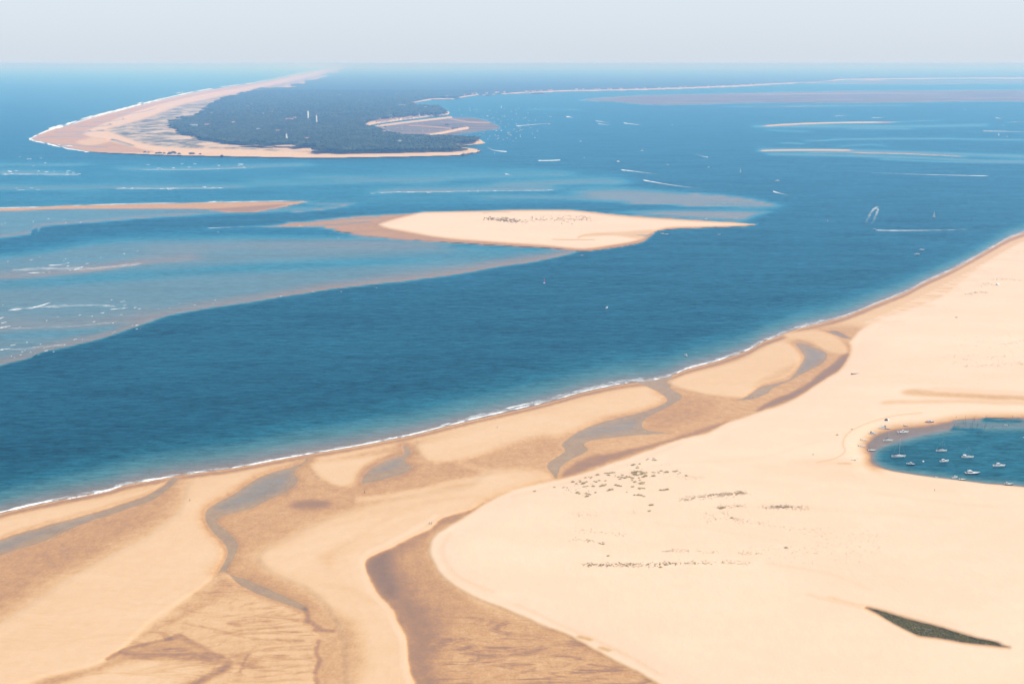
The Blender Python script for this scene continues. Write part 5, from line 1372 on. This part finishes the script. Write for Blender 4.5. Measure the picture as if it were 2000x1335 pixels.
for (u, v, w, lab) in [(379, 250, 34, 'long white holiday building at the dune edge of the wood'), (405, 249, 26, 'red roofed white building beside the long holiday building'), (782, 209, 28, 'white building in the wood behind the upper shore'), (565.5, 237.5, 40, 'long low pale building in the wood west of the towers'), (662, 188, 30, 'long pale building deep in the hazy wood'), (789, 209.5, 22, 'small white building beside the one behind the upper shore'), (831, 213, 18, 'white villa on the wooded bulge north of the village'), (414, 225, 14, 'pale house on the upper dune edge of the wood')]:
    house(u, v, w, 12, 15, 'wallwhite', 'tile' if 'red' in lab or 'low' in lab else 'slate', lab, None, 0.05)
for k in range(70):
    t = r3.random()
    p = on_line([(870, 192), (925, 185), (1000, 181.5), (1100, 176.8), (1200, 175.3), (1275, 173.4), (1350, 171), (1450, 167.3), (1560, 162)], t)
    if (1060 < p[0] < 1110 or 1210 < p[0] < 1280) and r3.random() < 0.7:
        continue
    house(p[0], p[1] + r3.uniform(-0.9, 0.6), r3.uniform(18, 34), r3.uniform(14, 18), r3.uniform(9, 15), r3.choice(['wallwhite', 'wallpink']), r3.choice(['tile', 'tile', 'slate']), 'far pale waterfront house along the hazy bay shore', 'waterfront houses along the far bay shore', r3.uniform(-0.3, 0.3))

def tower(name, label, cat, u, v_base, v_top, wpx, lantern, taper=0.82, extra=None):
    loc = on_ground(u, v_base); k = mpp(v_base); h = (v_base - v_top) * k; r = wpx * k / 2
    root = thing(name, label, cat, loc)
    hs = h * (0.86 if lantern else 0.95)
    MB().lathe([(r * 1.1, -0.5), (r, h * 0.08), (r * taper, hs), (r * taper * 0.2, hs + 0.05)], 16).build('shaft', M['wallwhite'], root, True)
    g = MB().lathe([(r * taper, hs), (r * taper * 1.35, hs + 0.3), (r * taper * 1.35, hs + 1.2), (r * taper * 0.4, hs + 1.25)], 16).build('gallery', M['redlantern' if lantern else 'wallwhite'], root)
    if lantern:
        l = MB().lathe([(r * 0.6, hs + 1.2), (r * 0.6, hs + 0.6 * (h - hs)), (r * 0.7, hs + 0.62 * (h - hs)), (r * 0.3, h * 0.98), (0.1, h)], 12).build('lantern', M['redlantern'], root)
    wn = MB()
    for q in (0.25, 0.45, 0.65):
        wn.box((0, -r * (1 - (1 - taper) * q) - 0.05, h * q), (1.2, 0.5, 2.2))
    wn.build('window', M['window'], root)
    return root, h, r
tower('lighthouse', 'tall white lighthouse with red lantern rising from the pine wood', 'lighthouse', 618.5, 243, 223.5, 2.8, True)
tower('water_tower', 'plain white water tower in the pines next to the lighthouse', 'tower', 602, 236, 217, 3.0, False, 1.0)
root, h, r = tower('signal_tower', 'stout white signal tower with thin mast near the southern dunes', 'tower', 560, 276, 262, 3.4, False, 0.75)
MB().tube((0, 0, h * 0.9), (0, 0, h * 1.35), 0.35, 0.2, 6).build('mast', M['alu'], root)
loc = on_ground(818.5, 231); k = mpp(231)
root = thing('church', 'white church with pointed steeple among the village roofs', 'church', loc)
MB().box((-9, 0, 0), (20, 9, 8)).build('nave', M['wallwhite'], root)
MB().add([(-19.5, -5, 7.9), (1, -5, 7.9), (1, 5, 7.9), (-19.5, 5, 7.9), (-19.5, 0, 11.5), (1, 0, 11.5)], [(0, 1, 5, 4), (2, 3, 4, 5), (1, 2, 5), (3, 0, 4)]).build('roof', M['tile'], root)
MB().box((3.4, 0, 0), (5.5, 5.5, 20)).build('tower', M['wallwhite'], root)
MB().lathe([(4.2, 20), (0.2, 34)], 8).build('steeple', M['slate'], root)

# dark blocks along the cape beach, boulders of the southern tip
def rock(u, v, s, label, group, mat='stone', name='boulder'):
    bm = bmesh.new(); bmesh.ops.create_icosphere(bm, subdivisions=2, radius=1.0)
    for x in bm.verts:
        x.co *= random.uniform(0.75, 1.15)
    me = bpy.data.meshes.new(name); bm.to_mesh(me); bm.free()
    o = link(name, me, M[mat]); o.location = on_ground(u, v, s * 0.2); o.scale = (s * random.uniform(0.9, 1.6), s, s * 0.7); o.rotation_euler = (0, 0, random.uniform(0, 6))
    return tag(o, label, 'rock', group)
for (u, v) in [(283, 297.5), (290, 298), (306, 299.5), (312, 299), (330, 300.5), (333, 299.3), (339, 297.8), (342, 299.5), (350, 300.5), (372, 299.6), (375, 300.2), (391, 301), (433, 304.5), (321, 299.4)]:
    rock(u, v, random.uniform(4, 7.5), 'dark fallen bunker block on the beach below the dune grass', 'dark blocks on the cape beach', 'rubber', 'bunker_block')
for (u, v) in [(904, 301.5), (907, 302), (910, 301.5), (913, 300.6), (916, 300.2), (919, 299.5), (922, 298.8), (933, 297.5), (936, 296), (938, 294.5), (935, 293), (906, 300.4)]:
    rock(u, v, random.uniform(3.5, 6), 'grey boulder of the breakwater at the sandy tip of the cape', 'breakwater boulders at the cape tip')

# ------------------------------------------------------------------ plants on the sand
def tussock(seed, blades=46):
    r = random.Random(seed); m = MB()
    n = 9
    m.loft([[(math.cos(6.283 * i / n) * q * r.uniform(0.85, 1.15), math.sin(6.283 * i / n) * q * r.uniform(0.85, 1.15), z) for i in range(n)] for q, z in ((1.0, -0.15), (0.75, 0.18), (0.3, 0.32))])
    for k in range(blades):
        a = r.uniform(0, 6.283); q = r.uniform(0, 0.8); b_ = Vector((math.cos(a) * q, math.sin(a) * q, 0.1)); t = b_ + Vector((math.cos(a) * r.uniform(0.1, 0.6), math.sin(a) * r.uniform(0.1, 0.6), r.uniform(0.45, 0.95)))
        s = Vector((-math.sin(a), math.cos(a), 0)) * r.uniform(0.08, 0.16)
        m.add([b_ - s, b_ + s, t], [(0, 1, 2)])
    me = bpy.data.meshes.new('grass_tussock'); me.from_pydata(m.v, [], m.f); me.materials.append(M['marram'])
    return me
TM = [tussock(i) for i in range(4)]
cl = [(20, 475, 1), (130, 480, 1), (150, 470, 1), (185, 480, 1), (260, 405, 1.6), (305, 428, 1), (352, 388, 1.1), (355, 405, 1.1), (398, 425, 1.7), (438, 405, 1.3), (405, 467, 1.5), (450, 460, 1.1), (425, 350, 1.6), (468, 340, 1.1), (490, 358, 1.2), (502, 342, 1), (525, 462, 1.7), (540, 397, 1.3), (565, 405, 1.2), (600, 388, 1.6), (585, 312, 1.7), (618, 463, 1.2), (655, 450, 1.9), (690, 438, 1), (685, 390, 1.2), (680, 295, 1.3), (700, 292, 1.1), (735, 290, 1.5), (725, 318, 1.3), (770, 285, 1.5), (800, 283, 1.3), (812, 325, 1.2), (855, 342, 1.4), (875, 368, 1.5), (905, 317, 1.4), (900, 345, 1.2), (940, 352, 1.5), (960, 332, 1.6), (990, 340, 1.4), (1015, 345, 1.3), (1035, 360, 1.6), (1030, 385, 1.3), (1045, 290, 2.3), (1075, 280, 2.3), (1085, 300, 1.8), (1060, 310, 1.6), (1100, 318, 1.5), (1140, 272, 1.8), (1165, 280, 1.6), (1175, 295, 1.5), (1150, 305, 1.4), (1220, 285, 1.7), (1195, 330, 2.0), (1175, 340, 1.4), (1120, 352, 1.5), (1130, 382, 1.4), (1070, 405, 1.5), (1150, 425, 2.0), (1175, 415, 1.3), (1040, 468, 1.7), (1130, 490, 1.7), (1165, 485, 1.2), (1190, 490, 1), (1110, 575, 1.8), (1150, 580, 1.3), (1060, 575, 1.2), (1185, 592, 1.1), (960, 537, 1.1), (820, 445, 1.9), (850, 455, 1.6), (880, 460, 1.3), (760, 505, 1.8), (745, 512, 1.3), (320, 545, 1.6), (345, 560, 1.2), (430, 555, 1.1), (455, 560, 1.2), (435, 595, 1.9), (450, 588, 1.4), (480, 570, 1), (555, 543, 1.3), (1310, 328, 1.7), (1300, 280, 1.1), (1325, 285, 1.1), (1375, 285, 1.3), (1410, 262, 1.5), (1470, 280, 1.6), (1490, 278, 1.2), (1580, 270, 1.3), (1610, 262, 1.2), (1655, 285, 1.1), (1035, 187, 1.3), (1060, 178, 1.2), (1100, 205, 1.2), (1100, 225, 1.7), (1130, 170, 1.2), (1220, 118, 1.1), (1240, 105, 1), (1310, 100, 1.2), (1330, 122, 1.3), (1300, 122, 1), (1475, 505, 2.2), (1450, 510, 1.5), (1400, 512, 1.6), (1495, 500, 1.4), (1735, 325, 1.2), (1050, 278, 1.6), (1100, 268, 1.5), (1205, 318, 1.6), (1215, 330, 1.5)]
for k, (x, y, s) in enumerate(cl):
    o = bpy.data.objects.new('grass_tussock', TM[k % 4]); C.objects.link(o)
    o.location = on_ground(1080 + x / 6.667, 880 + y / 6.667); q = s * random.uniform(0.6, 1.0); o.scale = (q * random.uniform(0.9, 1.6), q * random.uniform(1.0, 1.6), q * 0.6); o.rotation_euler = (0, 0, k * 2.1)
    tag(o, 'dark olive grass tussock on the open sand near the spit edge', 'grass tussock', 'tussocks near the edge of the spit')
for k, (u, v, s) in enumerate([(1271, 986, 1.5), (1274, 985.5, 1.3), (1268, 997.5, 1.3), (1408, 992, 1.8), (1412, 991, 1.4), (1429, 1011, 1.2), (1535, 1069, 1.3), (1178, 1062, 1.1), (1188, 1085, 1.0), (1064, 866, 1.0), (1187, 958, 1.0), (1044, 959, 1.2), (1868, 620, 1.6), (1635, 849, 1.2), (1664, 838, 1.0), (1290, 1107, 1.2)]):
    o = bpy.data.objects.new('grass_tussock', TM[k % 4]); C.objects.link(o)
    o.location = on_ground(u, v); o.scale = (s * 1.1, s * 1.1, s * 0.6); o.rotation_euler = (0, 0, k * 1.3)
    tag(o, 'lone dark grass tussock scattered out on the bare pale spit', 'grass tussock', 'lone tussocks scattered on the spit')

def speckle(name, zones, label, mat, seed, size=(0.35, 0.9), blades=7, zhi=1.0):
    r = np.random.default_rng(seed); vs_, fs_ = [], []
    for fn, n, sz in zones:
        for k in range(n):
            u, v = fn(r); p = on_ground(u, v); s = r.uniform(*size) * sz
            for b_ in range(blades):
                a = r.random() * 6.283; q = r.random() * s * 0.6
                c_ = p + Vector((math.cos(a) * q, math.sin(a) * q, -0.05)); w = s * r.uniform(0.25, 0.5); a2 = r.random() * 6.283
                t = Vector((math.cos(a2), math.sin(a2), 0)) * w; i = len(vs_)
                vs_ += [c_ - t, c_ + t, c_ + Vector((r.normal() * 0.15, r.normal() * 0.15, s * r.uniform(0.5, 1.0) * zhi))]
                fs_.append((i, i + 1, i + 2))
    me = bpy.data.meshes.new(name); me.from_pydata(vs_, [], fs_)
    return tag(link(name, me, M[mat]), label, kind='stuff')
def rect(u0, u1, v0, v1):
    return lambda r: (r.uniform(u0, u1), r.uniform(v0, v1))
def clump_line(px, spread):
    p = catmull(px, False, 6)
    def f(r):
        i = r.uniform(0, len(p) - 1.001); k = int(i); q = p[k] * (1 - i + k) + p[k + 1] * (i - k)
        return q[0] + r.normal() * spread * 1.7, q[1] + r.normal() * spread * 0.6
    return f
speckle('dune_grass', [(clump_line([(1147, 1103), (1200, 1103), (1260, 1102), (1320, 1099)], 4), 330, 0.8), (clump_line([(1325, 1100), (1388, 1098)], 3), 70, 0.7), (clump_line([(1410, 1098), (1462, 1100)], 4), 55, 0.65), (clump_line([(1295, 1077), (1330, 1075), (1398, 1079)], 3), 80, 0.6), (clump_line([(1445, 1080), (1485, 1079)], 3), 30, 0.6),
                       (clump_line([(1332, 975), (1370, 970), (1420, 966), (1455, 962)], 4), 260, 0.75), (clump_line([(1380, 967), (1430, 962), (1456, 963)], 2), 110, 0.9), (clump_line([(1492, 990), (1530, 989), (1578, 993)], 4), 150, 0.7), (clump_line([(1510, 989.5), (1545, 989)], 2.5), 90, 0.85),
                       (clump_line([(1400, 992), (1425, 988), (1450, 987)], 3), 80, 0.7), (clump_line([(1412, 993), (1430, 1012), (1465, 1018), (1510, 1026), (1590, 1038)], 4), 130, 0.6), (clump_line([(1382, 1000), (1395, 1010), (1384, 1018)], 6), 45, 0.6),
                       (rect(1590, 1720, 1028, 1085), 140, 0.55), (rect(1440, 1600, 1064, 1084), 70, 0.55), (clump_line([(1110, 1052), (1150, 1056), (1182, 1060)], 3), 45, 0.7), (clump_line([(1130, 1036), (1170, 1039), (1220, 1047)], 5), 45, 0.6), (clump_line([(1120, 1005), (1170, 1004)], 4), 45, 0.5), (rect(1225, 1245, 996, 1004), 20, 0.5),
                       (clump_line([(1332, 934), (1350, 930), (1368, 932)], 4), 80, 0.5), (rect(1100, 1160, 945, 968), 50, 0.6), (rect(1200, 1330, 905, 935), 110, 0.55), (rect(1860, 2000, 690, 715), 60, 0.8), (rect(1830, 1990, 650, 700), 50, 0.8), (clump_line([(1960, 672), (2000, 665)], 3), 40, 0.8), (clump_line([(1880, 715), (1950, 713), (2000, 709)], 3), 60, 0.8), (clump_line([(1888, 575), (1905, 571), (1930, 571)], 2), 70, 1.0), (clump_line([(1910, 560), (1925, 553), (1938, 556)], 3), 50, 0.9), (clump_line([(1940, 546), (1965, 545), (2000, 548)], 1.5), 60, 1.0), (rect(1500, 1700, 1085, 1100), 25, 0.5)],
        'sparse tufts and runners of marram grass speckling the dry spit', 'marram', 3, size=(0.5, 1.05), zhi=0.75)
speckle('dune_grass', [(clump_line([(952, 428), (985, 429), (1010, 432)], 3), 130, 1.9), (clump_line([(1000, 432), (1060, 429), (1120, 429), (1150, 428)], 5), 130, 1.4), (rect(1030, 1150, 420, 431), 60, 1.3)], 'dark patch of grass on the crown of the sand island', 'marram', 4, size=(0.8, 1.5))
def in_hollow(r):
    while True:
        u, v = r.uniform(1690, 1968), r.uniform(1187, 1263)
        if lookup(MUD, u, v) > 0.75:
            return u, v
speckle('marsh_plants', [(in_hollow, 4800, 1.25)], 'dark green and ochre marsh plants filling the damp hollow of the spit', 'reed', 6, size=(0.4, 0.9), blades=5, zhi=0.35)

# ------------------------------------------------------------------ small things on the sand
root = thing('driftwood', 'dark driftwood trunk with root end lying on the spit', 'driftwood', on_ground(1668, 730.5), math.radians(20))
MB().tube((-2.6, 0, 0.5), (2.2, 0.2, 0.3), 0.5, 0.34, 8).tube((2.2, 0.2, 0.3), (7.2, 0.9, 0.2), 0.34, 0.12, 8).build('trunk', M['wood'], root)
m = MB()
for k in range(9):
    a = k * 0.7; m.tube((-2.4, 0, 0.6), (-3.4 + 0.3 * math.sin(k), math.cos(a) * 1.3, 0.7 + math.sin(a) * 1.1), 0.22, 0.06, 5)
m.build('root_plate', M['wood'], root)
root = thing('beach_hut', 'white domed tent standing alone on the far dune', 'tent', on_ground(1948.5, 556.5))
s = px_len(3.6, 556)
MB().lathe([(s, 0), (s * 0.95, s * 0.45), (s * 0.7, s * 0.85), (s * 0.3, s * 1.08), (0.05, s * 1.12)], 14).build('shell', M['sail'], root, True)
MB().box((-s * 0.72, -s * 0.55, 0), (s * 0.5, s * 0.3, s * 0.75), 0.8).build('entrance', M['canvas_tan'], root)
root = thing('beach_tent', 'small dark and white beach tent on the sand north of the lagoon', 'tent', on_ground(1731, 820.5), 0.3)
MB().add([(-1.6, -1.2, 0), (1.0, -1.2, 0), (1.0, 1.2, 0), (-1.6, 1.2, 0), (-0.6, 0, 1.7), (0.6, 0, 1.6)], [(0, 1, 5, 4), (2, 3, 4, 5), (1, 2, 5), (3, 0, 4)]).build('canvas', M['canvas_blue'], root)
MB().add([(1.1, -1.3, 0), (2.8, -1.1, 0), (2.8, 1.1, 0), (1.1, 1.3, 0), (1.3, 0, 1.4), (1.9, 0, 1.3)], [(0, 1, 5, 4), (2, 3, 4, 5), (1, 2, 5), (3, 0, 4)]).build('awning', M['sail'], root)
for (u, v, rz, mt, lab) in [(1664, 898, 0.2, 'white', 'white kayak lying on the sand at the western lagoon corner'), (1667.5, 898, -0.5, 'navy', 'dark kayak lying beside the white kayak near the lagoon'), (1676.5, 894.5, 1.2, 'white', 'pale paddle board lying on the damp lagoon corner sand')]:
    root = thing('kayak', lab, 'kayak', on_ground(u, v, 0.12), rz)
    rings = [[(x, w * math.cos(a), 0.18 + 0.2 * math.sin(a) * (1 if w > 0.05 else 0.3)) for a in np.linspace(0, 6.283, 9)[:-1]] for x, w in ((-2.0, 0.03), (-1.4, 0.25), (0, 0.36), (1.4, 0.25), (2.0, 0.03))]
    MB().loft(rings).build('hull', M[mt], root, True)
    MB().box((-0.1, 0, 0.36), (0.9, 0.4, 0.06), 0.8).build('cockpit', M['black'], root)

# ------------------------------------------------------------------ people
def person_body():
    me = bpy.data.meshes.new('body')
    J = [(0, 0, 0.95), (0, 0, 1.2), (0, 0, 1.42), (0, 0.01, 1.52), (0, 0.02, 1.66), (0, 0.02, 1.76),
         (0.10, 0, 0.9), (0.12, -0.12, 0.5), (0.12, -0.04, 0.08), (0.12, 0.12, 0.03), (-0.10, 0, 0.9), (-0.12, 0.14, 0.5), (-0.12, -0.12, 0.1), (-0.12, 0.02, 0.03),
         (0.2, 0, 1.4), (0.27, 0.03, 1.13), (0.27, 0.14, 0.9), (-0.2, 0, 1.4), (-0.27, -0.03, 1.13), (-0.26, 0.08, 0.9)]
    E = [(0, 1), (1, 2), (2, 3), (3, 4), (4, 5), (0, 6), (6, 7), (7, 8), (8, 9), (0, 10), (10, 11), (11, 12), (12, 13), (2, 14), (14, 15), (15, 16), (2, 17), (17, 18), (18, 19)]
    Rr = [0.14, 0.13, 0.15, 0.055, 0.1, 0.07, 0.1, 0.065, 0.045, 0.035, 0.1, 0.065, 0.045, 0.035, 0.06, 0.042, 0.035, 0.06, 0.042, 0.035]
    me.from_pydata(J, E, [])
    o = bpy.data.objects.new('body', me)
    C.objects.link(o)
    sk = o.modifiers.new('skin', 'SKIN')
    if not me.skin_vertices:
        with bpy.context.temp_override(object=o, active_object=o, selected_objects=[o]):
            bpy.ops.mesh.customdata_skin_add()
    for i, x in enumerate(me.skin_vertices[0].data):
        x.radius = (Rr[i], Rr[i]); x.use_root = (i == 0)
    o.modifiers.new('sub', 'SUBSURF').levels = 1
    me.materials.append(M['skin'])
    return o
try:
    body0 = person_body()
except Exception as e:
    print('skin failed', e); body0 = None
dg = bpy.context.evaluated_depsgraph_get()
body_me = bpy.data.meshes.new_from_object(body0.evaluated_get(dg)) if body0 else None
if body0:
    bpy.data.objects.remove(body0)
for p in body_me.polygons: p.use_smooth = True
body_me.materials.clear(); body_me.materials.append(M['skin'])
def person(u, v, rz, top, label, group=None):
    root = thing('person', label, 'person', on_ground(u, v), rz, group)
    link('body', body_me, None, root)
    MB().lathe([(0.17, 0.98), (0.19, 1.1), (0.21, 1.3), (0.22, 1.42), (0.12, 1.49)], 12).build('shirt', M[top], root, True)
    MB().lathe([(0.23, 0.62), (0.215, 0.8), (0.20, 1.0), (0.15, 1.01)], 12).build('shorts', M['shirt_dark'], root, True)
    MB().lathe([(0.10, 1.66), (0.118, 1.72), (0.1, 1.80), (0.03, 1.83)], 10).build('hair', M['hair'], root, True)
person(371, 978, 0.4, 'shirt_red', 'person in a reddish top walking on the large left hand bank')
person(838.5, 1023.5, 1.0, 'shirt_dark', 'person in dark clothes walking beside another along the wet gully', 'pair walking by the gully')
person(843, 1023.5, 1.0, 'shirt_dark', 'person in dark clothes walking beside another along the wet gully', 'pair walking by the gully')
person(971, 836, 2.0, 'shirt_dark', 'person in dark clothes standing on the bank near the surf')
person(712, 963, 0.2, 'shirt_red', 'person in a reddish top standing on the damp sand below the small pool')
for u, v in [(1456, 777.5), (1461, 777.8), (1464.5, 777.2), (1470, 778)]:
    person(u, v, u, 'shirt_dark', 'person in dark clothes wading at the narrow channel by the sand bank', 'group wading at the narrow channel')
person(1588, 889, 0.0, 'shirt_dark', 'person in dark clothes crossing the dry spit west of the lagoon')
person(1825.5, 958.5, 0.5, 'shirt_red', 'person in a reddish top standing on dry sand south of the lagoon')
person(1793, 926.5, 0.5, 'shirt_red', 'person standing at the southern lagoon waterline')
